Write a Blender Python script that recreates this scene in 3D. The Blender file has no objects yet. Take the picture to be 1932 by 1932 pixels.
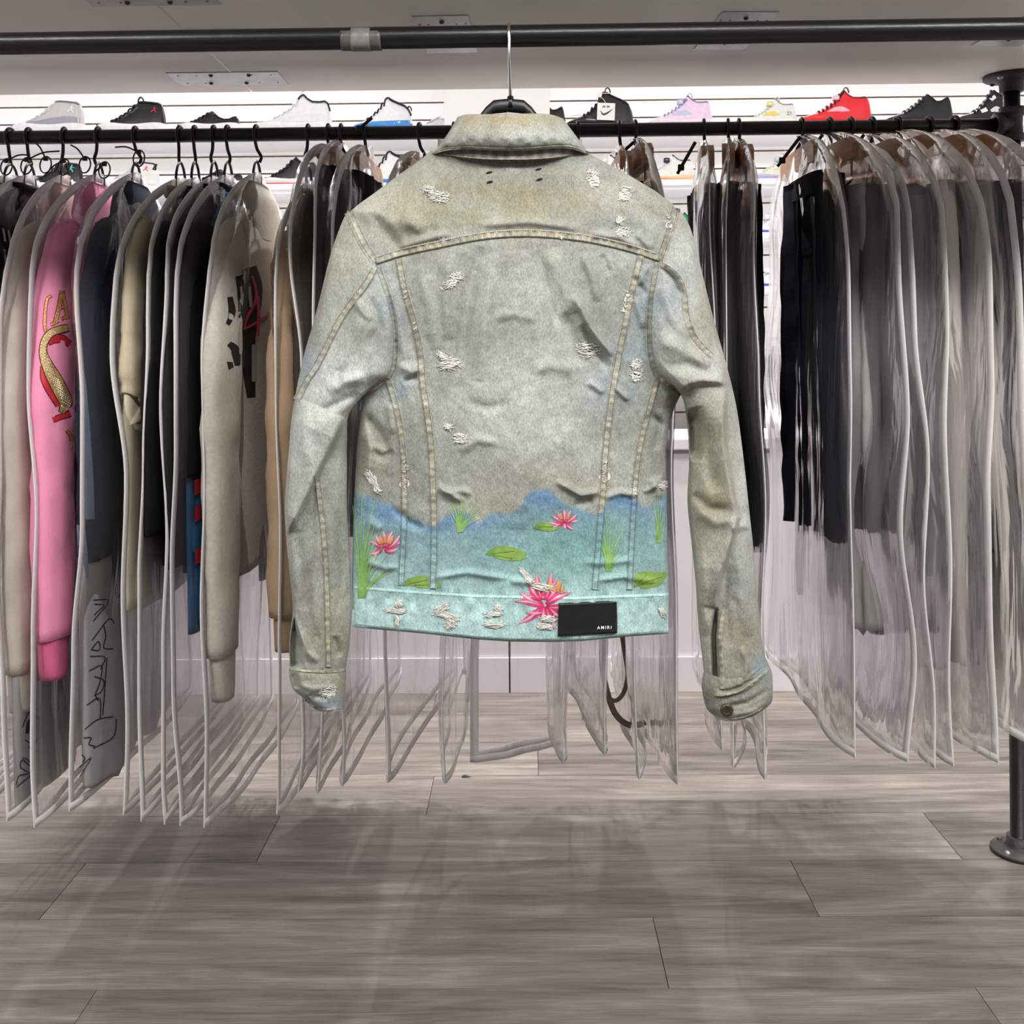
import bpy, math, random
import numpy as np
from mathutils import Vector, Matrix
from mathutils.bvhtree import BVHTree

SC = bpy.context.scene
COL = SC.collection
# ------------------------------------------------------------------ camera
F = 1935.0
CAM = np.array([0.0, 0.0, 1.08])
YAW, ROLL = math.radians(0.6), math.radians(-0.55)
RM = (Matrix.Rotation(YAW, 3, 'Z') @ Matrix.Rotation(math.pi / 2, 3, 'X') @ Matrix.Rotation(ROLL, 3, 'Z'))
RN = np.array(RM)
cd = bpy.data.cameras.new('camera')
cam = bpy.data.objects.new('camera', cd)
cam.matrix_world = Matrix.Translation(CAM) @ RM.to_4x4()
cd.sensor_width = 36.0
cd.lens = 36.0 * F / 1932.0
cd.shift_y = -(966 - 644) / 1932.0
cd.clip_start = 0.05
COL.objects.link(cam)
SC.camera = cam
# ------------------------------------------------------------------ view, world, lamps
SC.view_settings.view_transform = 'Standard'
SC.view_settings.look = 'None'
SC.view_settings.exposure = 0.0
SC.view_settings.gamma = 1.0
SC.view_settings.use_curve_mapping = False
SC.cycles.transparent_max_bounces = 96
SC.cycles.max_bounces = 8
w = bpy.data.worlds.new('world')
SC.world = w
w.use_nodes = True
w.node_tree.nodes['Background'].inputs[0].default_value = (0.96, 0.98, 1.0, 1)
w.node_tree.nodes['Background'].inputs[1].default_value = 0.13


def lamp(name, kind, loc, aim, energy, color=(1, 1, 1), **kw):
    d = bpy.data.lights.new(name, kind)
    d.energy = energy
    d.color = color
    for k, v in kw.items():
        setattr(d, k, v)
    o = bpy.data.objects.new(name, d)
    o.location = loc
    o.rotation_euler = (Vector(aim) - Vector(loc)).to_track_quat('-Z', 'Y').to_euler()
    COL.objects.link(o)
    return o


# shop light behind the camera, added side, aisle and floor lamps, wall's own downlights
lamp('front_area_light', 'AREA', (0.3, -0.45, 2.68), (0.0, 1.42, 1.0), 42, (1, .985, .965), shape='RECTANGLE', size=1.1, size_y=0.35)
for x_, e_ in ((-1.75, 42), (1.75, 58)):
    lamp('front_area_light', 'AREA', (x_, -0.5, 2.7), (-x_ * .3, 1.9, 1.0), e_, (1, .985, .97), shape='RECTANGLE', size=1.1, size_y=0.35)  # side panels added to brighten the bag edging
lamp('added_aisle_fill', 'AREA', (0, 2.5, 2.84), (0, 2.75, 0), 33, (1, .98, .985), shape='RECTANGLE', size=5.2, size_y=0.3, spread=math.radians(95))  # fill added overhead to brighten the cabinets and the floor behind the bags
for z_ in (1.85, 1.652, 1.452, 1.252):
    lamp('shelf_strip_light', 'AREA', (0, 3.90, z_), (0, 4.02, z_ - .2), 4.4, (1, .985, .98), shape='RECTANGLE', size=5.0, size_y=0.02)
for i in range(8):
    lamp('added_floor_spot', 'SPOT', (-2.0 + i * .57, 2.95, 2.8), (-2.0 + i * .54, 2.3, 0), 76, (1, .98, .97), spot_size=math.radians(80), spot_blend=0.6, shadow_soft_size=0.02)  # spots added to light the floor and throw the bag shadows forward
for i in range(14):
    x = -2.27 + i * 0.335
    lamp('wall_downlight', 'SPOT', (x, 4.08, 2.19), (x, 3.55, 1.2), 3.7, (1, .975, .97), spot_size=math.radians(120), spot_blend=0.35, shadow_soft_size=0.012)


# ------------------------------------------------------------------ small helpers
def s2l(c):
    out = []
    for v in c[:3]:
        v = v / 255.0
        out.append(v / 12.92 if v <= 0.04045 else ((v + 0.055) / 1.055) ** 2.4)
    return tuple(out)


def P(px, py, Y):
    """Point of the place seen at photo pixel (px,py) at depth Y; arrays allowed."""
    px = np.asarray(px, float); py = np.asarray(py, float); Y = np.asarray(Y, float)
    px, py, Y = np.broadcast_arrays(px, py, Y)
    d = np.stack([(px - 966) / F, (644 - py) / F, -np.ones_like(px)], -1) @ RN.T
    t = (Y - CAM[1]) / d[..., 1]
    return CAM + d * t[..., None]


def proj(p):
    q = (np.asarray(p, float) - CAM) @ RN
    return np.stack([966 + F * q[..., 0] / -q[..., 2], 644 - F * q[..., 1] / -q[..., 2]], -1)


_rng = np.random.RandomState(7)
_LAT = _rng.rand(257, 257)


def vnoise(x, y):
    x = np.asarray(x, float); y = np.asarray(y, float)
    xi = np.floor(x).astype(int); yi = np.floor(y).astype(int)
    fx = x - xi; fy = y - yi
    fx = fx * fx * (3 - 2 * fx); fy = fy * fy * (3 - 2 * fy)
    g = lambda a, b: _LAT[a % 256, b % 256]
    return (g(xi, yi) * (1 - fx) * (1 - fy) + g(xi + 1, yi) * fx * (1 - fy) + g(xi, yi + 1) * (1 - fx) * fy + g(xi + 1, yi + 1) * fx * fy) * 2 - 1


def fbm(x, y, o=3):
    r = 0; a = 1.0; t = 0
    for k in range(o):
        r = r + a * vnoise(x * 2 ** k + 17.3 * k, y * 2 ** k + 5.1 * k); t += a; a *= .5
    return r / t


def root(name, label, cat, loc=(0, 0, 0), group=None):
    o = bpy.data.objects.new(name, None)
    o.empty_display_size = 0.05
    o.location = [float(v) for v in loc]
    COL.objects.link(o)
    o['label'] = label; o['category'] = cat
    if group: o['group'] = group
    return o


def base_of(o):
    while o.parent: o = o.parent
    return np.array(o.location)


def mobj(name, verts, faces, mat, parent=None, smooth=True, col=None, label=None, kind=None):
    verts = np.asarray(verts, float).reshape(-1, 3)
    if parent is not None: verts = verts - base_of(parent)
    me = bpy.data.meshes.new(name)
    if isinstance(faces, np.ndarray):
        n, k = faces.shape
        me.vertices.add(len(verts)); me.vertices.foreach_set('co', verts.ravel())
        me.loops.add(n * k); me.loops.foreach_set('vertex_index', faces.astype(np.int32).ravel())
        me.polygons.add(n); me.polygons.foreach_set('loop_start', np.arange(0, n * k, k, dtype=np.int32))
        me.update(calc_edges=True); me.validate()
    else:
        me.from_pydata(verts.tolist(), [], [list(map(int, f)) for f in faces])
    if smooth: me.polygons.foreach_set('use_smooth', [True] * len(me.polygons))
    if col is not None:
        a = me.color_attributes.new('tint', 'FLOAT_COLOR', 'POINT')
        c = np.asarray(col, float).reshape(-1, 3)
        a.data.foreach_set('color', np.concatenate([c, np.ones((len(c), 1))], 1).ravel())
    me.update()
    o = bpy.data.objects.new(name, me)
    if mat is not None: me.materials.append(mat)
    COL.objects.link(o)
    if parent is not None: o.parent = parent
    if label: o['label'] = label
    if kind: o['kind'] = kind
    return o


def tag(o, label, cat, group=None):
    o['label'] = label; o['category'] = cat
    if group: o['group'] = group
    return o


def gfaces(nr, nc, wrap_c=False, wrap_r=False):
    r = np.arange(nr if wrap_r else nr - 1); c = np.arange(nc if wrap_c else nc - 1)
    R, C = np.meshgrid(r, c, indexing='ij')
    R2 = (R + 1) % nr; C2 = (C + 1) % nc
    return np.stack([R * nc + C, R * nc + C2, R2 * nc + C2, R2 * nc + C], -1).reshape(-1, 4)


def join(parts):
    vs, fs, n = [], [], 0
    for v, f in parts:
        v = np.asarray(v, float).reshape(-1, 3)
        vs.append(v)
        fs += [[int(i) + n for i in q] for q in f]
        n += len(v)
    return np.concatenate(vs), fs


def boxm(c, s, rot=None):
    c = np.array(c, float); h = np.array(s, float) / 2
    v = np.array([[x, y, z] for x in (-1, 1) for y in (-1, 1) for z in (-1, 1)], float) * h
    if rot is not None: v = v @ np.array(Matrix.Rotation(rot[0], 3, rot[1])).T
    return v + c, [(0, 1, 3, 2), (4, 6, 7, 5), (0, 4, 5, 1), (2, 3, 7, 6), (0, 2, 6, 4), (1, 5, 7, 3)]


def bevbox(c, s, b, rot=None):
    """box with chamfered edges"""
    import bmesh
    bm = bmesh.new()
    bmesh.ops.create_cube(bm, size=1)
    for v in bm.verts: v.co = Vector((v.co.x * s[0], v.co.y * s[1], v.co.z * s[2]))
    bmesh.ops.bevel(bm, geom=bm.edges[:], offset=b, segments=2, affect='EDGES', profile=.7)
    bm.verts.index_update()
    v = np.array([list(q.co) for q in bm.verts]); f = [[q.index for q in p.verts] for p in bm.faces]
    bm.free()
    if rot is not None: v = v @ np.array(Matrix.Rotation(rot[0], 3, rot[1])).T
    return v + np.array(c, float), f


def tubem(path, r, n=8, cap=True, flat=None):
    """swept tube; flat=(axis vector, factor) squashes the section along an axis"""
    path = np.asarray(path, float); m = len(path)
    r = np.broadcast_to(np.asarray(r, float), (m,))
    t = np.gradient(path, axis=0); t /= np.linalg.norm(t, axis=1)[:, None] + 1e-12
    up = np.array([0, 0, 1.0]) if abs(t[0, 2]) < .9 else np.array([1.0, 0, 0])
    vs = []
    u = np.cross(t[0], up); u /= np.linalg.norm(u)
    for i in range(m):
        u = u - t[i] * np.dot(u, t[i]); u /= np.linalg.norm(u) + 1e-12
        v = np.cross(t[i], u)
        a = np.arange(n) * 2 * math.pi / n
        off = (np.cos(a)[:, None] * u + np.sin(a)[:, None] * v) * r[i]
        if flat is not None:
            ax = np.asarray(flat[0], float)
            off = off - np.outer(off @ ax, ax) * (1 - flat[1])
        vs.append(path[i] + off)
    V = np.concatenate(vs)
    Fc = gfaces(m, n, wrap_c=True).tolist()
    if cap:
        Fc.append(list(range(n))[::-1]); Fc.append([(m - 1) * n + k for k in range(n)])
    return V, Fc


def lathe(profile, center, axis='Z', n=24):
    """profile list of (r, h) turned about an axis through center"""
    pr = np.array(profile, float); a = np.arange(n) * 2 * math.pi / n
    x = pr[:, 0][:, None] * np.cos(a); y = pr[:, 0][:, None] * np.sin(a); z = np.repeat(pr[:, 1][:, None], n, 1)
    if axis == 'Z': V = np.stack([x, y, z], -1)
    elif axis == 'X': V = np.stack([z, x, y], -1)
    else: V = np.stack([x, z, y], -1)
    return V.reshape(-1, 3) + np.array(center, float), gfaces(len(pr), n, wrap_c=True).tolist() + [list(range(n)), [(len(pr) - 1) * n + k for k in range(n)]]


def smooth_path(pts, n):
    """Catmull-Rom through pts, n samples"""
    p = np.asarray(pts, float)
    if len(p) == 2:
        return p[0] + (p[1] - p[0]) * np.linspace(0, 1, n)[:, None]
    q = np.concatenate([[2 * p[0] - p[1]], p, [2 * p[-1] - p[-2]]])
    L = np.concatenate([[0], np.cumsum(np.linalg.norm(np.diff(p, axis=0), axis=1) + 1e-9)])
    t = np.linspace(0, L[-1], n); i = np.clip(np.searchsorted(L, t, 'right') - 1, 0, len(p) - 2)
    u = ((t - L[i]) / (L[i + 1] - L[i]))[:, None]
    a, b, c, d = q[i], q[i + 1], q[i + 2], q[i + 3]
    return .5 * (2 * b + (c - a) * u + (2 * a - 5 * b + 4 * c - d) * u * u + (3 * b - a - 3 * c + d) * u ** 3)


# ------------------------------------------------------------------ materials
MATS = {}


def new_mat(name):
    m = bpy.data.materials.new(name); m.use_nodes = True
    nt = m.node_tree
    return m, nt, nt.nodes['Principled BSDF']


def N(nt, typ, **kw):
    n = nt.nodes.new(typ)
    for k, v in kw.items():
        if k == 'inp':
            for a, b in v.items(): n.inputs[a].default_value = b
        else: setattr(n, k, v)
    return n


def mat(name, rgb, rough=.5, metal=0, var=.12, scale=30, bump=0, bscale=200, stretch=(1, 1, 1), attr=False, spec=.5, sheen=0):
    """plain procedural surface: a colour (or the 'tint' attribute) varied by noise, with a noise bump"""
    key = name
    if key in MATS: return MATS[key]
    m, nt, b = new_mat(name)
    L = nt.links.new
    tc = N(nt, 'ShaderNodeTexCoord'); mp = N(nt, 'ShaderNodeMapping'); mp.inputs['Scale'].default_value = stretch
    L(tc.outputs['Object'], mp.inputs[0])
    nz = N(nt, 'ShaderNodeTexNoise', inp={'Scale': scale, 'Detail': 4.0, 'Roughness': .6}); L(mp.outputs[0], nz.inputs['Vector'])
    mr = N(nt, 'ShaderNodeMapRange', inp={'From Min': .25, 'From Max': .75, 'To Min': 1 - var, 'To Max': 1 + var}); L(nz.outputs[0], mr.inputs[0])
    mx = N(nt, 'ShaderNodeVectorMath', operation='MULTIPLY')
    if attr:
        at = N(nt, 'ShaderNodeAttribute', attribute_name='tint'); L(at.outputs['Color'], mx.inputs[0])
    else:
        mx.inputs[0].default_value = s2l(rgb)
    L(mr.outputs[0], mx.inputs[1]); L(mx.outputs[0], b.inputs['Base Color'])
    b.inputs['Roughness'].default_value = rough; b.inputs['Metallic'].default_value = metal
    b.inputs['Specular IOR Level'].default_value = spec
    if sheen: b.inputs['Sheen Weight'].default_value = sheen
    if bump:
        n2 = N(nt, 'ShaderNodeTexNoise', inp={'Scale': bscale, 'Detail': 3.0}); L(mp.outputs[0], n2.inputs['Vector'])
        bp = N(nt, 'ShaderNodeBump', inp={'Strength': bump, 'Distance': .002}); L(n2.outputs[0], bp.inputs['Height']); L(bp.outputs[0], b.inputs['Normal'])
    MATS[key] = m
    return m


def film_mat():
    m, nt, b = new_mat('clear vinyl film'); L = nt.links.new
    nt.nodes.remove(b); out = nt.nodes['Material Output']
    tr = N(nt, 'ShaderNodeBsdfTransparent', inp={'Color': (.972, .966, .971, 1)})
    df = N(nt, 'ShaderNodeBsdfDiffuse', inp={'Color': (.86, .84, .86, 1)})
    tl = N(nt, 'ShaderNodeBsdfTranslucent', inp={'Color': (.86, .84, .86, 1)})
    gl = N(nt, 'ShaderNodeBsdfGlossy', inp={'Color': (1, 1, 1, 1), 'Roughness': .13})
    tc = N(nt, 'ShaderNodeTexCoord'); mp = N(nt, 'ShaderNodeMapping'); mp.inputs['Scale'].default_value = (7, 7, 1.3)
    L(tc.outputs['Object'], mp.inputs[0])
    nz = N(nt, 'ShaderNodeTexNoise', inp={'Scale': 2.2, 'Detail': 3.0, 'Roughness': .5, 'Distortion': .6}); L(mp.outputs[0], nz.inputs['Vector'])
    bp = N(nt, 'ShaderNodeBump', inp={'Strength': .28, 'Distance': .03}); L(nz.outputs[0], bp.inputs['Height'])
    L(bp.outputs[0], gl.inputs['Normal'])
    lw = N(nt, 'ShaderNodeLayerWeight', inp={'Blend': .35})
    mr = N(nt, 'ShaderNodeMapRange', inp={'From Min': 0, 'From Max': 1, 'To Min': .030, 'To Max': .09}); L(lw.outputs['Facing'], mr.inputs[0])
    m0 = N(nt, 'ShaderNodeMixShader', inp={0: .5}); L(df.outputs[0], m0.inputs[1]); L(tl.outputs[0], m0.inputs[2])
    m1 = N(nt, 'ShaderNodeMixShader'); L(mr.outputs[0], m1.inputs[0]); L(tr.outputs[0], m1.inputs[1]); L(m0.outputs[0], m1.inputs[2])
    fr = N(nt, 'ShaderNodeFresnel', inp={'IOR': 1.38}); L(bp.outputs[0], fr.inputs['Normal'])
    mn = N(nt, 'ShaderNodeMath', operation='MULTIPLY'); L(fr.outputs[0], mn.inputs[0]); mn.inputs[1].default_value = .65
    m2 = N(nt, 'ShaderNodeMixShader'); L(mn.outputs[0], m2.inputs[0]); L(m1.outputs[0], m2.inputs[1]); L(gl.outputs[0], m2.inputs[2])
    L(m2.outputs[0], out.inputs[0])
    return m


def plank_mat():
    m, nt, b = new_mat('grey oak vinyl plank'); L = nt.links.new
    tc = N(nt, 'ShaderNodeTexCoord'); oi = N(nt, 'ShaderNodeObjectInfo')
    off = N(nt, 'ShaderNodeVectorMath', operation='SCALE'); off.inputs[0].default_value = (37, 19, 5); L(oi.outputs['Random'], off.inputs['Scale'])
    ad = N(nt, 'ShaderNodeVectorMath', operation='ADD'); L(tc.outputs['Object'], ad.inputs[0]); L(off.outputs[0], ad.inputs[1])
    def noise(sx, sy, sc, det, dist=0):
        mp = N(nt, 'ShaderNodeMapping'); mp.inputs['Scale'].default_value = (sx, sy, 1); L(ad.outputs[0], mp.inputs[0])
        n = N(nt, 'ShaderNodeTexNoise', inp={'Scale': sc, 'Detail': det, 'Roughness': .62, 'Distortion': dist}); L(mp.outputs[0], n.inputs['Vector']); return n
    a = noise(.7, 9, 3.0, 6, .8); c = noise(2.2, 60, 6.0, 4, .3); d = noise(.9, 3.2, 2.2, 3, 1.4)
    m1 = N(nt, 'ShaderNodeMath', operation='MULTIPLY_ADD', inp={1: .55}); L(a.outputs[0], m1.inputs[0])
    m2 = N(nt, 'ShaderNodeMath', operation='MULTIPLY_ADD', inp={1: .30, 2: 0.0}); L(c.outputs[0], m2.inputs[0]); L(m2.outputs[0], m1.inputs[2])
    m3 = N(nt, 'ShaderNodeMath', operation='MULTIPLY_ADD', inp={1: .35}); L(d.outputs[0], m3.inputs[0]); L(m1.outputs[0], m3.inputs[2])
    m4 = N(nt, 'ShaderNodeMath', operation='MULTIPLY_ADD', inp={1: .12}); L(oi.outputs['Random'], m4.inputs[0]); L(m3.outputs[0], m4.inputs[2])
    cr = N(nt, 'ShaderNodeValToRGB'); L(m4.outputs[0], cr.inputs[0])
    e = cr.color_ramp.elements
    e[0].position = .46; e[0].color = (*s2l((62, 57, 52)), 1)
    e[1].position = .84; e[1].color = (*s2l((150, 142, 135)), 1)
    k = cr.color_ramp.elements.new(.60); k.color = (*s2l((98, 91, 85)), 1)
    k = cr.color_ramp.elements.new(.72); k.color = (*s2l((122, 114, 107)), 1)
    L(cr.outputs[0], b.inputs['Base Color'])
    b.inputs['Roughness'].default_value = .42; b.inputs['Specular IOR Level'].default_value = .35
    bp = N(nt, 'ShaderNodeBump', inp={'Strength': .12, 'Distance': .001}); L(c.outputs[0], bp.inputs['Height']); L(bp.outputs[0], b.inputs['Normal'])
    return m


FILM = film_mat()
PLANK = plank_mat()
WHITE = mat('white laminate', (232, 230, 230), .45, var=.02, scale=3)
BOARD = mat('white melamine board', (222, 219, 214), .5, var=.03, scale=400)
PAINT = mat('white wall paint', (240, 239, 238), .7, var=.02, scale=5)
MDF = mat('raw brown fibreboard', (150, 118, 78), .9, var=.2, scale=60)
CABINET = mat('white cabinet laminate', (238, 232, 236), .4, var=.02, scale=4)
BLACKPIPE = mat('black painted steel pipe', (26, 25, 26), .32, var=.3, scale=18, bump=.1, bscale=300, stretch=(.2, 1, 1))
DARKIRON = mat('grey malleable iron', (62, 58, 56), .55, metal=.35, var=.25, scale=60, bump=.4, bscale=180)
ZINC = mat('galvanised steel', (178, 180, 180), .38, metal=.75, var=.15, scale=40)
SCREW = mat('dark screw steel', (70, 68, 66), .4, metal=.8, var=.1)
TAPE = mat('clear grey packing tape', (92, 88, 86), .3, var=.3, scale=90)
CHROME = mat('bright hook wire', (205, 205, 205), .2, metal=1, var=.05)
BLACKPL = mat('black plastic', (16, 16, 17), .4, var=.2, scale=40)
WOOD = mat('varnished brown wood', (184, 136, 98), .4, var=.25, scale=14, stretch=(1, 1, 9))
PIPING = mat('white fabric binding', (246, 243, 241), .8, var=.04, scale=80, bump=.2, bscale=500)
_nt = PIPING.node_tree
_mx = N(_nt, 'ShaderNodeMixShader', inp={0: .35}); _tl = N(_nt, 'ShaderNodeBsdfTranslucent', inp={'Color': (.9, .88, .88, 1)})
_nt.links.new(_nt.nodes['Principled BSDF'].outputs[0], _mx.inputs[1]); _nt.links.new(_tl.outputs[0], _mx.inputs[2]); _nt.links.new(_mx.outputs[0], _nt.nodes['Material Output'].inputs[0])
# ------------------------------------------------------------------ room shell
XL, XR, YF, YB, ZC = -2.75, 2.75, -2.6, 4.2, 2.9


def struct(name, vf, m, smooth=False):
    o = mobj(name, vf[0], vf[1], m, smooth=smooth); o['kind'] = 'structure'; return o


floor = struct('floor', boxm(((XL + XR) / 2, (YF + YB) / 2, -.03), (XR - XL, YB - YF + .1, .05)), mat('dark subfloor', (50, 47, 45), .9))
struct('ceiling', boxm((0, (YF + YB) / 2, ZC + .03), (XR - XL, YB - YF + .1, .06)), PAINT)
wall_back = struct('wall_back', boxm((0, YB + .04, ZC / 2), (XR - XL, .05, ZC)), MDF)
struct('wall_left', boxm((XL - .03, (YF + YB) / 2, ZC / 2), (.06, YB - YF + .1, ZC)), PAINT)
struct('wall_right', boxm((XR + .03, (YF + YB) / 2, ZC / 2), (.06, YB - YF + .1, ZC)), PAINT)
struct('column', bevbox((float(P(937, 190, 3.5)[0]), 3.68, ZC / 2), (.362, .36, ZC), .004), mat('light grey column paint', (208, 206, 206), .7, var=.02, scale=5))

# floor planks: rows run along X, staggered joints
rows = []
PW, PL = .2095, 1.465
joint = {r: float(P(px, py, 1.502 + PW * (r + .5))[0]) for r, px, py in ((0, 130, 1898), (1, 1246, 1802), (2, 1517, 1666), (3, 1777, 1585), (4, 812, 1497), (5, 1015, 1440))}
for r in range(-5, 13):
    y0 = 1.502 + PW * r
    if y0 > YB - .02: break
    j = joint.get(r, ((r * 0.613) % 1.0) * PL - .7)
    x = j - PL * 3
    while x < XR:
        a, b_ = max(x, XL), min(x + PL, XR)
        y1 = min(y0 + PW, YB)
        if b_ - a > .02 and b_ > -1.9 - .0 and a < 1.9:
            rows.append((a, b_, y0, y1))
        x += PL
for (a, b_, y0, y1) in rows:
    c = ((a + b_) / 2, (y0 + y1) / 2)
    v, f = bevbox((0, 0, 0), (b_ - a - .0012, y1 - y0 - .0012, .008), .0007)
    o = mobj('plank', v, f, PLANK, smooth=False)
    o.location = (c[0], c[1], -.004); o.parent = floor

# slatwall boards with open grooves
sl_me = None
z = 2.061 - .071 * 20
k = 0
while z < ZC - .08:
    v, f = bevbox((0, 0, 0), (XR - XL - .01, .016, .0645), .0012)
    if sl_me is None:
        o = mobj('slat', v, f, WHITE, smooth=False); sl_me = o.data
    else:
        o = bpy.data.objects.new('slat', sl_me); COL.objects.link(o)
    o.location = (0, YB + .006, z + .0035 + .0323); o.parent = wall_back
    z += .071; k += 1

# shelves for the shoes
SHELF_Z = [1.881, 1.675, 1.475, 1.275, 1.075]
for i, z in enumerate(SHELF_Z):
    nm = ['topmost', 'second from the top', 'third from the top', 'fourth from the top', 'lowest'][i]
    r_ = root('shoe_shelf', f'long white shoe shelf on the slatted wall, {nm} of the five', 'shelf', (0, 4.0, z), 'shoe shelves on the slatted wall')
    v, f = bevbox((0, 4.005, z - .009), (5.3, .372, .018), .002)
    mobj('board', v, f, WHITE, r_, smooth=False)
    v, f = bevbox((0, 3.8165, z - .010), (5.29, .006, .022), .001); mobj('front_lip', v, f, WHITE, r_, smooth=False)
# white display cabinets under the shoe wall
for (a, b_, nm, n) in ((-2.7, -.0505, 'long white display cabinet below the shoe wall behind the bagged hoodies', 4), (-.0495, 2.7, 'long white display cabinet below the shoe wall behind the bagged jeans', 4)):
    r_ = root('display_cabinet', nm, 'cabinet', ((a + b_) / 2, 3.5, 0))
    v, f = bevbox(((a + b_) / 2, 3.33, .42), (b_ - a, .31, .66), .003); mobj('carcass', v, f, CABINET, r_, smooth=False)
    v, f = bevbox(((a + b_) / 2, 3.315, .76), (b_ - a, .345, .035), .004); mobj('top', v, f, CABINET, r_, smooth=False)
    v, f = bevbox(((a + b_) / 2, 3.316, .0545), (b_ - a - .004, .338, .109), .002); mobj('plinth', v, f, CABINET, r_, smooth=False)
    wd = (b_ - a) / n
    for k in range(n):
        v, f = bevbox((a + wd * (k + .5), 3.162, .42), (wd - .006, .018, .62), .002)
        d_ = mobj('door', v, f, CABINET, r_, smooth=False)

# ------------------------------------------------------------------ the pipe rack and the board above it
RY, FY = 2.16, 1.42
bl, br = P(-330, 264.5, RY), P(1896, 236, RY)
rack = root('pipe_rack', 'black steel pipe clothes rail with floor flange under the white board', 'clothes rack', (br[0], RY, 0))
RR = .0147
v, f = tubem(smooth_path([bl, br], 12), RR, 20); mobj('rail', v, f, BLACKPIPE, rack)
tx = P(1909, 222, RY)[0]; tz = P(1909, 236, RY)[2]
BZ = 1.627
v, f = lathe([(.0165, -.034), (.0255, -.034), (.0255, -.020), (.0215, -.018), (.0205, 0), (.0215, .018), (.0255, .020), (.0255, .036), (.0165, .036)], (tx, RY, tz), 'Z', 28)
tee = mobj('tee_fitting', v, f, DARKIRON, rack)
v, f = lathe([(.0165, -.036), (.0262, -.036), (.0262, -.022), (.0215, -.019), (.020, 0)], (tx, RY, tz), 'X', 28); mobj('tee_branch', v, f, DARKIRON, tee)
v, f = lathe([(.0165, .03), (.0165, BZ - tz - .004)], (tx, RY, tz), 'Z', 24); mobj('nipple', v, f, BLACKPIPE, rack)


def flange(z0, sgn, nm):
    pr = [(.0165, .034), (.0235, .034), (.0245, .018), (.030, .011), (.053, .008), (.0555, .006), (.0555, 0), (.0165, 0)]
    v, f = lathe([(r, sgn * h) for r, h in pr], (tx, RY, z0), 'Z', 36)
    fl = mobj(nm, v, f, DARKIRON, rack)
    for a in (35, 125, 215, 305):
        a = math.radians(a)
        c = (tx + .042 * math.cos(a), RY + .042 * math.sin(a), z0 + sgn * .0095)
        v, f = lathe([(.0, sgn * .004), (.004, sgn * .0035), (.006, 0.0), (.006, -sgn * .004)], c, 'Z', 10)
        mobj('bolt', v, f, ZINC if a > 3 else SCREW, fl)
    return fl


flange(0.0005, 1, 'floor_flange'); flange(BZ - .0005, -1, 'board_flange')
v, f = lathe([(.0167, .02), (.0167, tz - .03)], (tx, RY, 0), 'Z', 24); mobj('post', v, f, BLACKPIPE, rack)

fl_, fr_ = P(-1200, 100.5, FY), P(3150, 35.6, FY)
fr = root('hanging_rail', 'thick black front pipe rail carrying the denim jacket, taped near its joint', 'clothes rail', fl_)
FR = .0151
v, f = tubem(smooth_path([fl_, fr_], 14), FR, 24); mobj('rail', v, f, BLACKPIPE, fr)
ta, tb = P(645, 74.5, FY), P(720, 74, FY)
v, f = tubem(smooth_path([ta, tb], 14), FR + .0006, 24); tp = mobj('tape_wrap', v, f, TAPE, fr, label='grey clear tape wrapped round the pipe')
v, f = tubem(smooth_path([P(664, 74.4, FY), P(700, 74.2, FY)], 8), FR + .0012, 24); mobj('tape_overlap', v, f, mat('tape overlap', (128, 124, 121), .35, var=.3, scale=110), tp)

shelf = root('overhead_board', 'white melamine boards above the rails joined by zinc mending plates', 'shelf', (0, 1.7, BZ))
SEAMX, SEAMY = -.583, 1.822
for (x0, x1) in ((-2.2, SEAMX), (SEAMX, 1.75)):
    for (y0, y1) in ((1.22, SEAMY), (SEAMY, 2.222)):
        v, f = bevbox(((x0 + x1) / 2, (y0 + y1) / 2, BZ + .009), (x1 - x0 - .0036, y1 - y0 - .0015, .018), .0008)
        mobj('board_panel', v, f, BOARD, shelf, smooth=False)


def plate(cx, cy, sx, sy, rot=0):
    v, f = bevbox((0, 0, 0), (sx, sy, .0016), .0007)
    Rz = np.array(Matrix.Rotation(rot, 3, 'Z'))
    p = mobj('mending_plate', v @ Rz.T + [cx, cy, BZ - .0009], f, ZINC, shelf, smooth=False)
    random.seed(int(cx * 1000 + cy * 77))
    for i, (u, w_) in enumerate([(a, b) for a in (-.42, -.25, .25, .42) for b in (-.3, .3)]):
        c = np.array([u * sx, w_ * sy, -.0022]) @ Rz.T + [cx, cy, BZ]
        v, f = lathe([(.0022, 0), (.0022, .0012)], c, 'Z', 8); mobj('hole', v, f, SCREW, p, smooth=False)
    for (u, w_) in ((-.2, .3), (-.12, -.32), (.13, .3), (.22, -.3)) if sx > sy else ((0, .3), (0, -.36)):
        c = np.array([u * sx, w_ * sy, -.0016]) @ Rz.T + [cx, cy, BZ]
        v, f = lathe([(0, -.0038), (.003, -.0034), (.0046, -.001), (.0046, 0)], c, 'Z', 10); mobj('screw', v, f, SCREW, p)


plate(P(430, 145, 2.10)[0], 2.105, .225, .10)
plate(P(344, 80, 1.82)[0], 1.825, .209, .09)
plate(P(288, 2, 1.625)[0], 1.600, .207, .09)
plate(P(842, 60, 1.82)[0], 1.825, .095, .22, -.03)
plate(P(1386, 50, 1.82)[0], 1.825, .095, .22, .05)
plate(P(1946, 40, 1.82)[0], 1.825, .095, .22, .1)
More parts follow.
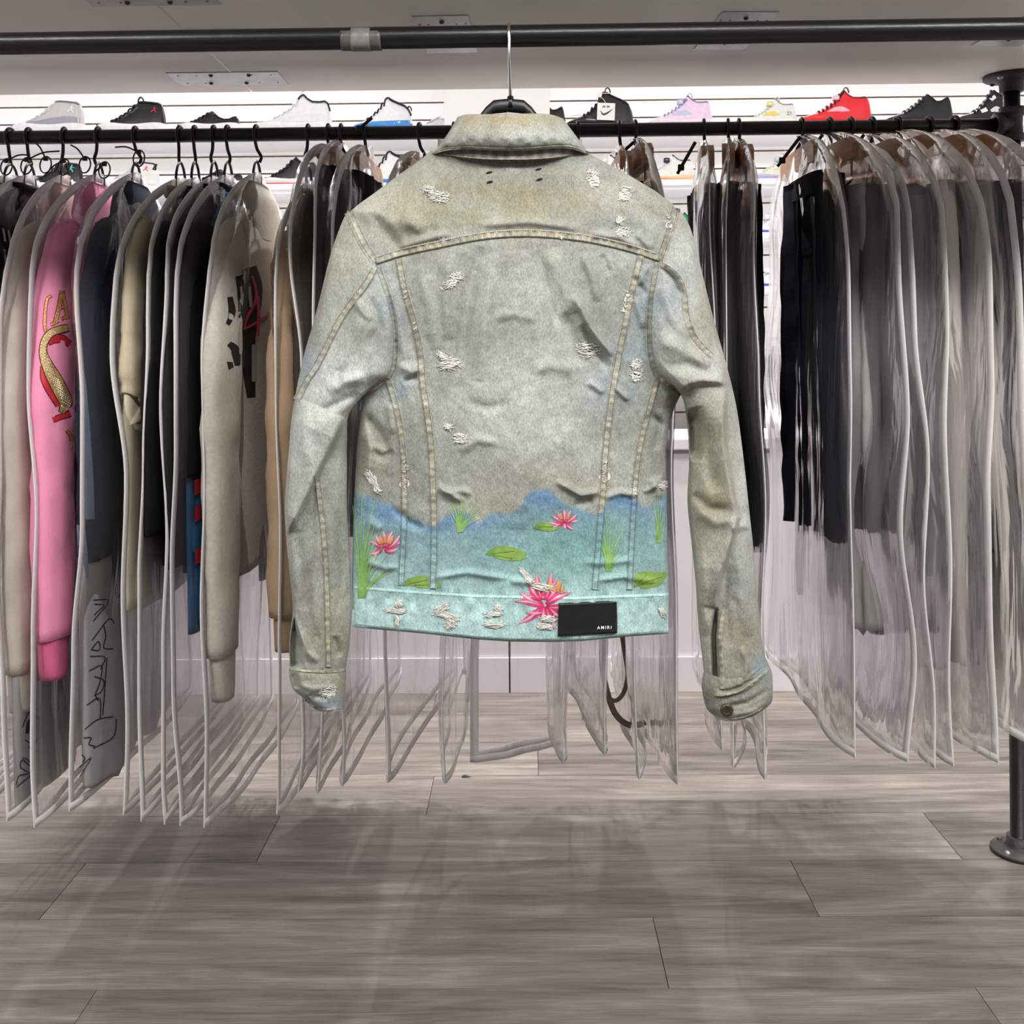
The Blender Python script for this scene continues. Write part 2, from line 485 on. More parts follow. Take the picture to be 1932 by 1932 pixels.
# ------------------------------------------------------------------ sneakers on the shelves
PROF = {
    'high': [(0, .055), (.03, .095), (.1, .125), (.22, .15), (.35, .215), (.48, .31), (.56, .40), (.61, .455), (.66, .462), (.78, .452), (.9, .435), (.955, .40), (.985, .30), (1, .19)],
    'low': [(0, .05), (.03, .085), (.1, .11), (.22, .135), (.36, .20), (.48, .28), (.55, .315), (.6, .30), (.67, .235), (.76, .20), (.84, .205), (.9, .235), (.95, .245), (.985, .2), (1, .13)],
    'mid': [(0, .055), (.03, .095), (.1, .125), (.22, .15), (.35, .22), (.46, .30), (.53, .37), (.58, .45), (.63, .485), (.68, .43), (.75, .385), (.85, .38), (.92, .39), (.96, .36), (.985, .28), (1, .18)],
    'tall': [(0, .055), (.03, .095), (.1, .125), (.22, .16), (.32, .22), (.42, .32), (.5, .43), (.55, .52), (.6, .545), (.66, .50), (.78, .445), (.88, .40), (.94, .345), (.985, .25), (1, .17)],
    'point': [(0, .05), (.03, .085), (.1, .115), (.22, .15), (.36, .235), (.5, .34), (.58, .42), (.63, .445), (.69, .40), (.76, .335), (.84, .345), (.9, .385), (.935, .40), (.96, .36), (.985, .22), (1, .15)],
    'clog': [(0, .06), (.03, .11), (.1, .15), (.2, .18), (.35, .225), (.5, .27), (.6, .29), (.68, .26), (.76, .225), (.85, .23), (.93, .24), (.985, .19), (1, .13)],
}
WID = [(0, .03), (.02, .07), (.07, .105), (.18, .145), (.3, .155), (.45, .145), (.6, .122), (.75, .112), (.88, .108), (.955, .09), (.985, .06), (1, .035)]


def ip(t, tab): return np.interp(t, [a for a, b in tab], [b for a, b in tab])


def smat(rgb, rough=.5, bump=.15):
    if max(rgb) < 75: rgb = tuple(c * .5 for c in rgb)
    elif min(rgb) > 185: rgb = tuple(c * .955 for c in rgb)
    return mat('shoe ' + '_'.join(str(int(c)) for c in rgb) + f' {rough}', rgb, rough, var=.08, scale=60, bump=bump, bscale=400)


def ribbon_pts(pts, wid, n=24, m=3):
    """rows of a flat band: centre line pts (2-D), half widths wid, m points across"""
    c = smooth_path(np.asarray(pts, float), n)
    t = np.gradient(c, axis=0); t /= np.linalg.norm(t, axis=1)[:, None] + 1e-9
    nr = np.stack([-t[:, 1], t[:, 0]], 1)
    wv = np.interp(np.linspace(0, 1, n), np.linspace(0, 1, len(wid)), wid) if np.ndim(wid) else np.full(n, wid)
    a = np.linspace(-1, 1, m)
    return c[:, None, :] + nr[:, None, :] * (wv[:, None] * a)[:, :, None]


def sneaker(x0, x1, row, kind, up, sole, label, panel=None, lining=(30, 30, 32), lace=None, extra=(), Y=3.86, midsole=(240, 240, 240), gloss=.5, sole_h=.085):
    L = (x1 - x0) / F * Y
    zb = SHELF_Z[row]
    cx = P((x0 + x1) / 2, 250, Y)[0]
    r_ = root('sneaker', label, 'shoe', (cx, Y, zb), 'display sneakers on the shelves')
    C = np.array([cx, Y, zb])
    pf = PROF[kind]
    t = np.concatenate([np.linspace(0, .1, 9), np.linspace(.1, .9, 34)[1:], np.linspace(.9, 1, 10)[1:]])
    h = ip(t, pf) * L; hw = ip(t, WID) * L
    th = np.linspace(0, math.pi, 17)
    shaft = np.clip((h / L - .16) / .25, 0, 1)
    T, TH = np.meshgrid(t, th, indexing='ij')
    sn = np.sin(TH)
    yy = hw[:, None] * np.sign(np.cos(TH)) * np.abs(np.cos(TH)) ** .7 * (1 - .42 * shaft[:, None] * sn)
    z0 = .035 * L
    zz = z0 + (h[:, None] - z0) * sn ** .62
    V = np.stack([(T - .5) * L, yy, zz], -1)
    # slight lean of the heel
    fc = gfaces(len(t), len(th)).tolist() + [list(range(17)), [(len(t) - 1) * 17 + k for k in range(17)]]
    upm = smat(up, gloss)
    mobj('upper', V.reshape(-1, 3) + C, fc, upm, r_)
    bvh = BVHTree.FromPolygons([Vector(p) for p in V.reshape(-1, 3)], fc)

    def side(pts, wid, m, name, n=20, off=.0012, parent=r_, across=5):
        q = ribbon_pts(np.array(pts) * L + [-.5 * L, 0], np.array(wid) * L, n, across)
        out = []; last = -.1 * L
        for p in q.reshape(-1, 2):
            hit = bvh.ray_cast(Vector((p[0], -1, p[1])), Vector((0, 1, 0)))
            if hit[0] is not None: last = hit[0].y
            out.append((p[0], last - off, p[1]))
        return mobj(name, np.array(out) + C, gfaces(n, across), m, parent)

    # sole: two layers
    def slab(z_lo, z_hi, grow, m, name):
        vs = []
        for i in range(len(t)):
            b0, b1 = z_lo(t[i]) * L, z_hi(t[i]) * L
            ww = hw[i] * grow + .004 * L; x = (t[i] - .5) * L * 1.015
            mid = (b0 + b1) / 2
            vs.append([(x, -ww * .96, b0), (x, -ww * 1.03, mid), (x, -ww, b1), (x, ww, b1), (x, ww * 1.03, mid), (x, ww * .96, b0)])
        V2 = np.array(vs)
        f2 = gfaces(len(t), 6, wrap_c=True).tolist() + [list(range(6)), [(len(t) - 1) * 6 + k for k in range(6)]]
        mobj(name, V2.reshape(-1, 3) + C, f2, smat(m, .45), r_, smooth=False)
    spring = lambda q: .03 * max(0, (.22 - q) / .22) ** 2
    wav = lambda q: sole_h + .012 * math.sin(q * 9) - .02 * (q < .2) * (.2 - q) / .2
    slab(spring, lambda q: spring(q) + .03, 1.04, sole, 'outsole')
    slab(lambda q: spring(q) + .03, wav, 1.06, midsole, 'midsole')
    # lining in the opening
    a = np.where((t > .60) & (t < .955))[0]; tt = t[a]; thl = np.linspace(math.radians(62), math.radians(118), 7)
    vv = []
    for i in a:
        for q in thl:
            s_ = math.sin(q)
            vv.append(((t[i] - .5) * L, hw[i] * math.cos(q) * 1.5 * (1 - .42 * shaft[i] * s_), z0 + (h[i] - z0) * s_ ** .62 + .0015))
    mobj('collar_lining', np.array(vv) + C, gfaces(len(a), 7), smat(lining, .8), r_)
    # laces
    if lace is not None:
        for q in np.linspace(.27, .56, 6):
            i = np.argmin(abs(t - q)); pth = []
            for aa in np.linspace(math.radians(35), math.radians(145), 9):
                s_ = math.sin(aa)
                pth.append((((q - .5) * L + .008 * math.cos(aa)), hw[i] * np.sign(math.cos(aa)) * abs(math.cos(aa)) ** .7 * (1 - .42 * shaft[i] * s_), z0 + (h[i] - z0) * s_ ** .62 + .002))
            v, f = tubem(np.array(pth), .0034, 6); mobj('lace', v + C, f, smat(lace, .7), r_)
    if panel is not None:
        for (pts, wid, rgb, nm) in panel: side(pts, wid, smat(rgb, .35 if gloss < .4 else .55), nm)
    jr = [([(.0, 0), (.045, .035)], .007), ([(.045, .035), (.075, -.012)], .006), ([(.042, .03), (.052, .085)], .0065), ([(.048, .05), (.02, .062)], .004), ([(.05, .05), (.085, .045)], .004)]
    for e in extra:
        if e[0] == 'emblem':
            for pts, wd in jr:
                side(np.array(pts) * e[4] + [e[1], e[2]], [wd * e[4]] * 2, smat(e[3], .4), 'emblem', n=5, off=.0022, across=3)
        elif e[0] == 'tab':
            i = np.argmin(abs(t - e[1])); c0 = np.array([(e[1] - .5) * L, 0, h[i]])
            a_ = np.linspace(0, math.pi, 9)
            pth = c0 + np.stack([.02 * L / .27 * .9 * np.cos(a_) * .6, 0 * a_, .034 * L / .27 * np.sin(a_) * .6 - .003], 1)
            v, f = tubem(pth, .0026, 6, flat=((0, 1, 0), 2.0)); mobj('pull_tab', v + C, f, smat(e[2], .6), r_)
        elif e[0] == 'lacelock':
            i = np.argmin(abs(t - .5)); c0 = np.array([(.5 - .5) * L, -.015, h[i] + .008])
            v, f = bevbox(c0 + C, (.022, .03, .018), .006); mobj('lace_lock', v, f, smat(e[1], .25), r_)
        elif e[0] == 'rim':
            i = [k for k in range(len(t)) if .56 < t[k] < .99]
            pth = np.array([((t[k] - .5) * L, -.012, h[k] + .0) for k in i])
            v, f = tubem(pth, .0034, 6); mobj('collar_piping', v + C, f, smat(e[1], .6), r_)
        elif e[0] == 'digits':
            cu = bpy.data.curves.new('num', 'FONT'); cu.body = e[1]; cu.size = .085 * L
            to = bpy.data.objects.new('num', cu); COL.objects.link(to)
            me = bpy.data.meshes.new_from_object(to.evaluated_get(bpy.context.evaluated_depsgraph_get()))
            v = np.array([list(q.co) for q in me.vertices]); f = [list(p.vertices) for p in me.polygons]
            bpy.data.objects.remove(to)
            hit = bvh.ray_cast(Vector(((e[2] - .5) * L, -1, e[3] * L)), Vector((0, 1, 0)))
            y = (hit[0].y if hit[0] else -.03) - .006
            mobj('number', np.stack([v[:, 0] + (e[2] - .5) * L, v[:, 1] * 0 + y, v[:, 1] + e[3] * L], 1) + C, f, smat((40, 40, 42), .5), r_, smooth=False)
        elif e[0] == 'hangtag':
            c0 = C + [(.58 - .5) * L, -.045, .20 * L]
            v, f = bevbox(c0, (.066, .002, .064), .0008, rot=(.05, 'Y'))
            tg = mobj('hang_tag', v, f, smat((232, 231, 228), .5), r_, smooth=False)
            q = ribbon_pts([(-.02, .006), (-.012, -.008), (.004, -.004), (.026, .012)], [.0008, .0042, .003, .0004], 16, 3)
            mobj('tag_emblem', np.concatenate([np.stack([q[..., 0], q[..., 0] * 0 - .0016, q[..., 1] - .002], -1).reshape(-1, 3)]) + c0, gfaces(16, 3), smat((70, 70, 72), .5), tg)
            for q_ in ((-.012, .018), (.004, .018)):
                v, f = boxm(c0 + [q_[0] + .004, -.0015, q_[1]], (.011, .0008, .007)); mobj('tag_print', v, f, smat((110, 110, 112), .5), tg, smooth=False)
            pth = smooth_path(np.array([[0, 0, .03], [-.012, .004, .05], [-.03, .01, .06], [-.018, .02, .072], [.02, .03, .075]]) + c0, 16)
            v, f = tubem(pth, .0014, 6); mobj('tag_string', v, f, smat((225, 180, 185), .5), r_)
    return r_


MUD = [(.02, .10), (.2, .10), (.4, .12), (.6, .15), (.8, .155), (.97, .15)]
WIN = [(.36, .155), (.46, .185), (.56, .195), (.68, .17)]
WINW = [.004, .03, .04, .004]
W_ = (236, 236, 236); K_ = (24, 24, 26)
sneaker(24, 160, 0, 'high', (205, 202, 202), W_, 'pale grey high-top sneaker with grey patent mudguard on the top shelf', panel=[(MUD, [.01, .035, .035, .05, .07, .06], (150, 150, 162), 'mudguard')], lining=(110, 110, 115), lace=(225, 224, 224), extra=[('emblem', .80, .29, (250, 250, 250), 1.1)], gloss=.3, sole_h=.115)
sneaker(184, 313, 0, 'high', (28, 32, 36), (225, 225, 228), 'black high-top sneaker with a small red emblem and white sole on the top shelf', panel=[(MUD, [.01, .035, .035, .05, .06, .05], (18, 19, 22), 'mudguard'), ([(.42, .2), (.52, .3)], [.016, .016], (70, 78, 84), 'strap'), ([(.52, .27), (.62, .36)], [.016, .016], (70, 78, 84), 'strap')], lace=(42, 46, 50), extra=[('emblem', .82, .29, (200, 30, 70), .95), ('tab', .64, K_)], gloss=.3, sole_h=.115)
sneaker(336, 453, 0, 'low', (34, 33, 31), W_, 'black patent low-top sneaker on a white sole between two high-tops', panel=[(MUD, [.01, .03, .03, .045, .045, .05], (14, 14, 15), 'mudguard')], lace=(26, 26, 26), gloss=.25, sole_h=.115)
sneaker(486, 626, 0, 'mid', (236, 236, 237), (238, 238, 240), 'all white sneaker with thin black collar edge on the top shelf', panel=[(MUD, [.01, .03, .03, .04, .06, .06], (228, 229, 233), 'mudguard')], lining=(200, 200, 200), lace=(226, 226, 228), extra=[('rim', (36, 36, 40)), ('tab', .62, (240, 240, 240))], gloss=.3)
sneaker(668, 778, 0, 'tall', (240, 240, 240), (52, 132, 205), 'white high-top sneaker with royal blue sole and black collar on the top shelf', midsole=(52, 135, 210), panel=[([(.3, .10), (.6, .105), (.97, .11)], [.012, .03, .035], (58, 138, 212), 'sole_wrap'), ([(.70, .09), (.78, .1), (.86, .09)], [.002, .03, .002], (244, 244, 244), 'sole_window')], lining=K_, lace=(30, 30, 32), extra=[('rim', K_), ('tab', .95, K_)])
sneaker(790, 862, 0, 'low', (238, 238, 240), (190, 190, 195), 'small white low sneaker half hidden behind the white column', lining=(90, 90, 95), lace=(228, 228, 230))
sneaker(965, 1067, 0, 'point', (26, 26, 27), K_, 'black sneaker with its heel showing past the white column', lining=(150, 130, 90), lace=(30, 30, 30), midsole=(30, 30, 30))
sneaker(1070, 1194, 0, 'tall', (25, 25, 26), K_, 'black suede sneaker with a white paper hang tag on the top shelf', midsole=(30, 30, 31), panel=[([(.28, .08), (.42, .07)], [.022, .022], (210, 210, 212), 'sole_spikes'), ([(.05, .15), (.2, .17), (.36, .13)], [.003, .003, .003], (110, 110, 112), 'seam_line')], lining=(18, 18, 18), lace=(34, 34, 34), extra=[('tab', .62, (60, 60, 60)), ('hangtag',)])
LILAC = (236, 208, 232)
sneaker(1222, 1343, 0, 'mid', LILAC, (235, 225, 235), 'lilac pink sneaker with pale blue side window on the top shelf', panel=[(WIN, WINW, (178, 194, 218), 'side_window'), ([(.52, .33), (.6, .42)], [.02, .03], (120, 130, 165), 'tongue')], midsole=(238, 226, 236), lining=(90, 95, 130), lace=(150, 160, 195), extra=[('lacelock', (190, 200, 225)), ('tab', .66, (215, 210, 220))])
sneaker(1398, 1502, 0, 'mid', (234, 234, 228), (236, 236, 230), 'off-white sneaker with yellow side window and small number on its heel', panel=[(WIN, WINW, (232, 204, 92), 'side_window')], lining=(120, 118, 110), lace=(214, 216, 210), extra=[('lacelock', (214, 205, 150)), ('digits', '23', .8, .16), ('tab', .66, (222, 222, 216))])
sneaker(1508, 1642, 0, 'mid', (222, 34, 42), (215, 36, 44), 'bright red suede sneaker with pink side window on the top shelf', panel=[(WIN, WINW, (238, 168, 184), 'side_window'), ([(.55, .36), (.61, .45)], [.012, .02], (40, 22, 26), 'tongue')], midsole=(218, 38, 46), lining=(70, 20, 24), lace=(60, 20, 28), extra=[('lacelock', (236, 190, 200)), ('tab', .66, (120, 60, 66))])
sneaker(1672, 1796, 0, 'point', (36, 40, 43), (32, 34, 36), 'charcoal black sneaker with pointed heel collar on the top shelf', midsole=(34, 36, 38), panel=[([(.5, .2), (.58, .3), (.62, .38)], [.025, .02, .012], (24, 27, 30), 'tongue_flap')], lining=(20, 22, 24), lace=(30, 33, 36))
sneaker(1806, 1920, 0, 'tall', (30, 30, 31), K_, 'black sneaker with white netted side panels beside the pipe tee', midsole=(30, 30, 30), panel=[([(.34, .16), (.44, .2)], [.03, .035], (236, 236, 238), 'net_panel'), ([(.5, .17), (.6, .2), (.7, .17)], [.02, .05, .02], (226, 226, 228), 'net_panel'), ([(.52, .36), (.6, .42)], [.03, .03], (236, 236, 238), 'net_panel')], lace=(24, 24, 24))
# second shelf
sneaker(50, 156, 1, 'high', (30, 31, 33), (210, 210, 214), 'black high-top sneaker with a turquoise emblem on the second shelf', panel=[(MUD, [.01, .035, .035, .05, .06, .05], (15, 15, 17), 'mudguard')], lace=(44, 46, 48), extra=[('emblem', .76, .29, (96, 214, 222), 1.4)], gloss=.3)
sneaker(196, 300, 1, 'high', (236, 234, 234), (230, 90, 105), 'white high-top sneaker with a red emblem and black heel tab on the second shelf', panel=[([(.93, .3), (.96, .42)], [.035, .02], (30, 28, 30), 'heel_patch')], lace=(225, 222, 222), extra=[('emblem', .74, .29, (224, 60, 84), 1.1)])
sneaker(362, 458, 1, 'low', (32, 32, 33), (225, 225, 228), 'black low sneaker behind the row of wire hanger hooks', lace=(22, 22, 22), panel=[(MUD, [.01, .03, .03, .045, .045, .05], (16, 16, 17), 'mudguard')], gloss=.28)
sneaker(488, 600, 1, 'mid', (38, 40, 37), (222, 24, 34), 'black sneaker on a white midsole with red outsole waves on the second shelf', panel=[([(.1, .13), (.4, .13), (.7, .15)], [.012, .025, .025], (16, 16, 17), 'mudguard')], midsole=(238, 238, 240), lace=(30, 30, 30), gloss=.3, sole_h=.11)
sneaker(668, 782, 1, 'tall', (240, 240, 240), (52, 132, 205), 'white high-top sneaker with blue sole on the second shelf by the jacket shoulder', midsole=(60, 138, 210), lining=K_, lace=(30, 30, 32), extra=[('rim', K_), ('tab', .95, K_)])
sneaker(1085, 1192, 1, 'mid', (238, 238, 238), (232, 226, 226), 'white sneaker with a clear lace toggle behind two narrow bags', lining=(60, 60, 62), lace=(226, 226, 228), extra=[('lacelock', (222, 226, 232)), ('tab', .66, (240, 200, 206))])
sneaker(1204, 1308, 1, 'mid', (236, 234, 230), (238, 106, 44), 'white sneaker with orange and tan sole on the second shelf', midsole=(238, 196, 150), panel=[([(.6, .06), (.8, .07), (.98, .05)], [.006, .03, .035], (240, 104, 40), 'sole_wave')], lining=(60, 58, 56), lace=(226, 226, 226), extra=[('lacelock', (60, 60, 62))])
sneaker(1412, 1516, 1, 'mid', (236, 232, 214), (176, 128, 226), 'cream sneaker with purple and ice blue sole on the second shelf', midsole=(188, 200, 226), panel=[([(.5, .05), (.7, .06), (.9, .05)], [.006, .03, .03], (182, 130, 230), 'sole_wave'), ([(.4, .17), (.55, .19), (.68, .16)], [.004, .028, .006], (226, 220, 190), 'side_window')], lining=(150, 150, 150), lace=(228, 226, 214), extra=[('lacelock', (196, 204, 222)), ('tab', .66, (230, 228, 216))])
# lower shelves, seen between the bags
sneaker(1236, 1322, 2, 'mid', (44, 128, 78), K_, 'green and black sneaker on the third shelf by the jacket sleeve', midsole=(30, 30, 30), lining=K_, lace=(26, 28, 26))
for row, nm in ((2, 'third'), (3, 'fourth'), (4, 'lowest')):
    sneaker(1404, 1484, row, 'mid', (242, 242, 244), (70, 60, 180), f'white sneaker with violet iridescent sole on the {nm} shelf', midsole=(92, 84, 200), panel=[([(.3, .17), (.5, .2), (.7, .17)], [.004, .03, .004], (228, 230, 234), 'side_window')], lining=(40, 40, 44), lace=(232, 232, 236), extra=[('lacelock', (232, 236, 240)), ('tab', .66, (60, 130, 150))])
# ------------------------------------------------------------------ bags, hangers, garments on the rail
WTAB = [(0, .012), (.008, .07), (.025, .135), (.05, .198), (.085, .248), (.125, .282), (.18, .304), (.3, .31), (1.0, .313), (1.4, .318)]
WTAB_L = [(0, .012), (.012, .05), (.03, .10), (.05, .145), (.08, .195), (.107, .232), (.14, .265), (.17, .288), (.22, .305), (.3, .31), (1.0, .313), (1.4, .318)]
railz = lambda x: float(np.interp(x, [bl[0], br[0]], [bl[2], br[2]]))


class Frame:
    def __init__(s, hook_px, edge_px, Wd=.31, near_right=None):
        s.H = np.array([P(hook_px, 250, RY)[0], RY, 0.0])
        best = None
        for a in np.radians(np.linspace(-62, 62, 497)):
            n = np.array([math.sin(a), -math.cos(a), 0])
            q = s.H + n * Wd; q[2] = 1.05
            e = abs(proj(q)[0] - edge_px)
            if best is None or e < best[0] - 1e-6: best = (e, a)
        s.a = best[1]
        s.n = np.array([math.sin(s.a), -math.cos(s.a), 0]); s.m = np.array([math.cos(s.a), math.sin(s.a), 0])

    def __call__(s, S, T, Z):
        S, T, Z = np.broadcast_arrays(np.asarray(S, float), np.asarray(T, float), np.asarray(Z, float))
        return s.H + S[..., None] * s.n + T[..., None] * s.m + Z[..., None] * np.array([0, 0, 1.0])


def garment_bag(fr, ztop, zbot, label, seed, Wd=.31, th=.022, sway=.012, flare=0.0, tab=WTAB, taper=0.0):
    rs = random.Random(seed)
    r_ = root('garment_bag', label, 'garment bag', fr(0, 0, ztop), 'clear garment bags on the rail')
    d = np.concatenate([np.linspace(0, .2, 20), np.linspace(.2, ztop - zbot, 34)[1:]])
    hw = ip(d, tab) * Wd / .31
    hw = hw * (1 - taper * np.exp(-d / .32))
    hw = hw * (1 + flare * np.clip(d / (ztop - zbot), 0, 1))
    k1, k2, ph = rs.uniform(1.2, 2.2), rs.uniform(3, 5), rs.uniform(0, 6)
    o1, o2 = rs.uniform(0, 50), rs.uniform(0, 50)
    low = np.clip((d - .15) / (ztop - zbot - .15), 0, 1)

    def lateral(s, dd, lo):          # drape of the whole bag, s in -1..1
        a = sway * lo * (np.sin(k1 * s * 3 + ph) * .8 + .6 * np.sin(k2 * s * 2 + ph * 2))
        e = .014 * vnoise(dd * 4.5 + o1, s * .8 + o2) * np.clip(dd / .2, 0, 1)
        return a + e
    s = np.sign(np.linspace(-1, 1, 33)) * np.abs(np.linspace(-1, 1, 33)) ** .9
    S, Dd = np.meshgrid(s, d); LO = np.repeat(low[:, None], len(s), 1)
    thick = th * np.sqrt(np.clip(1 - np.abs(S) ** 2.4, 0, 1)) * np.clip(Dd / .12, .25, 1) * (1 - .45 * LO)
    for sg in (1, -1):
        wr = .006 * vnoise(S * 6 + o2 + sg, Dd * 1.3 + o1) + .0035 * vnoise(S * 13 + o1, Dd * 2.2 + o2 * sg) + .004 * vnoise(S * 4, Dd * 14 + o1) * np.exp(-((Dd - .1) / .12) ** 2)
        wr = wr * np.sqrt(np.clip(1 - S ** 4, 0, 1))
        V = fr(S * hw[:, None], lateral(S, Dd, LO) + sg * thick + wr, ztop - Dd)
        mobj('film_panel', V, gfaces(len(d), len(s)), FILM, r_)
    # binding round the edge
    path, inn = [], []
    dn = np.concatenate([np.linspace(0, .02, 8), np.linspace(.02, .2, 20)[1:], np.linspace(.2, ztop - zbot, 40)[1:]])
    hn = ip(dn, tab) * Wd / .31 * (1 + flare * np.clip(dn / (ztop - zbot), 0, 1))
    hn = hn * (1 - taper * np.exp(-dn / .32))
    ln = np.clip((dn - .15) / (ztop - zbot - .15), 0, 1)
    es = np.concatenate([hn[::-1], -hn]); ed = np.concatenate([dn[::-1], dn]); el = np.concatenate([ln[::-1], ln])
    t2 = np.stack([np.gradient(es), np.gradient(-ed)], 1); t2 /= np.linalg.norm(t2, axis=1)[:, None] + 1e-9
    nrm = np.stack([t2[:, 1], -t2[:, 0]], 1)          # points out of the bag
    for q in range(len(nrm)):
        if nrm[q] @ np.array([es[q], -(ed[q] - .5)]) < 0: nrm[q] *= -1
    bw = .019
    lat = lateral(np.sign(es), ed, el) * np.where(ed < .02, np.abs(es) / (hn.max()), 1)
    rows = []
    for (k, off) in ((0, .0009), (0, -.0009), (1, -.0009), (1, .0009)):
        rows.append(fr(es - nrm[:, 0] * bw * k, lat + off, ztop - ed - nrm[:, 1] * bw * k))
    V = np.stack(rows, 1)
    mobj('edge_binding', V, gfaces(len(es), 4, wrap_c=True), PIPING, r_, smooth=False)
    # hem tape along the bottom
    sn = np.linspace(-1, 1, 29)
    hb = float(hn[-1])
    rows = []
    for sg in (1, -1):
        tk = sg * th * .55 * np.sqrt(np.clip(1 - np.abs(sn) ** 2.4, 0, 1))
        lt = lateral(sn, np.full_like(sn, ztop - zbot), np.ones_like(sn))
        rr = []
        for (k, off) in ((0, .001), (0, -.001), (1, -.001), (1, .001)):
            rr.append(fr(sn * hb, lt + tk + off, zbot + .014 * k))
        mobj('hem_binding', np.stack(rr, 1), gfaces(len(sn), 4, wrap_c=True), PIPING, r_, smooth=False)
    return r_


def hanger(fr, ztop, label, kind, seed, tilt=None):
    """hook over the rail; kind 'wire' has a slim shoulder bar, 'clamp' a wooden trouser bar with two wire clips"""
    rs = random.Random(seed)
    rz = railz(fr.H[0]); R0 = RR + .0042
    r_ = root('clothes_hanger' if kind == 'wire' else 'trouser_hanger', label, 'hanger', fr(0, 0, rz), 'hangers on the back rail')
    tl = rs.uniform(-.012, .012) if tilt is None else tilt
    a = np.radians(np.linspace(-60, 195, 22))
    arc = np.stack([R0 * np.cos(a), np.zeros_like(a), R0 * np.sin(a)], 1)[::-1]
    zn = ztop + .030 if kind == 'wire' else ztop - .012
    end = arc[-1]
    neck = smooth_path([end, end + [-.004, tl * .3, -.016], [.0, tl, -R0 - .028], [0, tl * .6, min(-R0 - .04, zn - rz)]], 12)
    pth = np.concatenate([arc, neck[1:]])
    v = fr(pth[:, 0], pth[:, 1], rz + pth[:, 2])
    vv, f = tubem(v, .0036, 8); mobj('hook', vv, f, BLACKPL, r_)
    zc = rz + neck[-1][2]
    if kind == 'wire':
        sh = np.linspace(-.205, .205, 21)
        zz = zc - .082 - .115 * (np.abs(sh) / .2) ** 1.15
        vv, f = tubem(fr(sh, 0, zz), .006, 8); mobj('shoulder_bar', vv, f, BLACKPL, r_)
        vv, f = tubem(fr(np.linspace(-.2, .2, 9), 0, zz[0] - .012), .004, 8); mobj('cross_bar', vv, f, BLACKPL, r_)
        # looped strap notches just under the hook
        for sg in (-1, 1):
            lp = smooth_path(fr(np.array([0, .010 * sg, .022 * sg, .028 * sg, .03 * sg]), 0, np.array([zc + .004, zc - .001, zc - .018, zc - .05, zc - .092])), 10)
            vv, f = tubem(lp, .003, 6); mobj('yoke_wire', vv, f, BLACKPL, r_)
    else:
        zb = ztop - .052
        bw, bh = .132, .045
        prof = np.array([(-bw, -bh / 2), (bw, -bh / 2), (bw, bh * .18), (bw - .022, bh / 2), (-bw + .022, bh / 2), (-bw, bh * .18)])
        for sg in (1, -1):
            t0, t1 = sg * .0015, sg * .0125
            V = np.concatenate([fr(prof[:, 0], t0, zb + prof[:, 1]), fr(prof[:, 0], t1, zb + prof[:, 1])])
            f = [list(range(6)), list(range(6, 12))[::-1]] + [[k, (k + 1) % 6, 6 + (k + 1) % 6, 6 + k] for k in range(6)]
            mobj('clamp_jaw', V, f, WOOD, r_, smooth=False)
        for sg in (1, -1):
            p3 = smooth_path(fr(np.array([sg * .105, sg * .105, sg * .102, sg * .07, sg * .02]), 0.0, np.array([zb - .015, zb - .05, zb - .062, zb - .07, zb - .074])), 16)
            vv, f = tubem(p3, .0026, 6); mobj('clip_wire', vv, f, BLACKPL, r_)
    return r_, zc


def blob_section(n=20, p=2.6):
    a = np.arange(n) * 2 * math.pi / n
    return np.sign(np.cos(a)) * np.abs(np.cos(a)) ** (2 / p), np.sign(np.sin(a)) * np.abs(np.sin(a)) ** (2 / p)


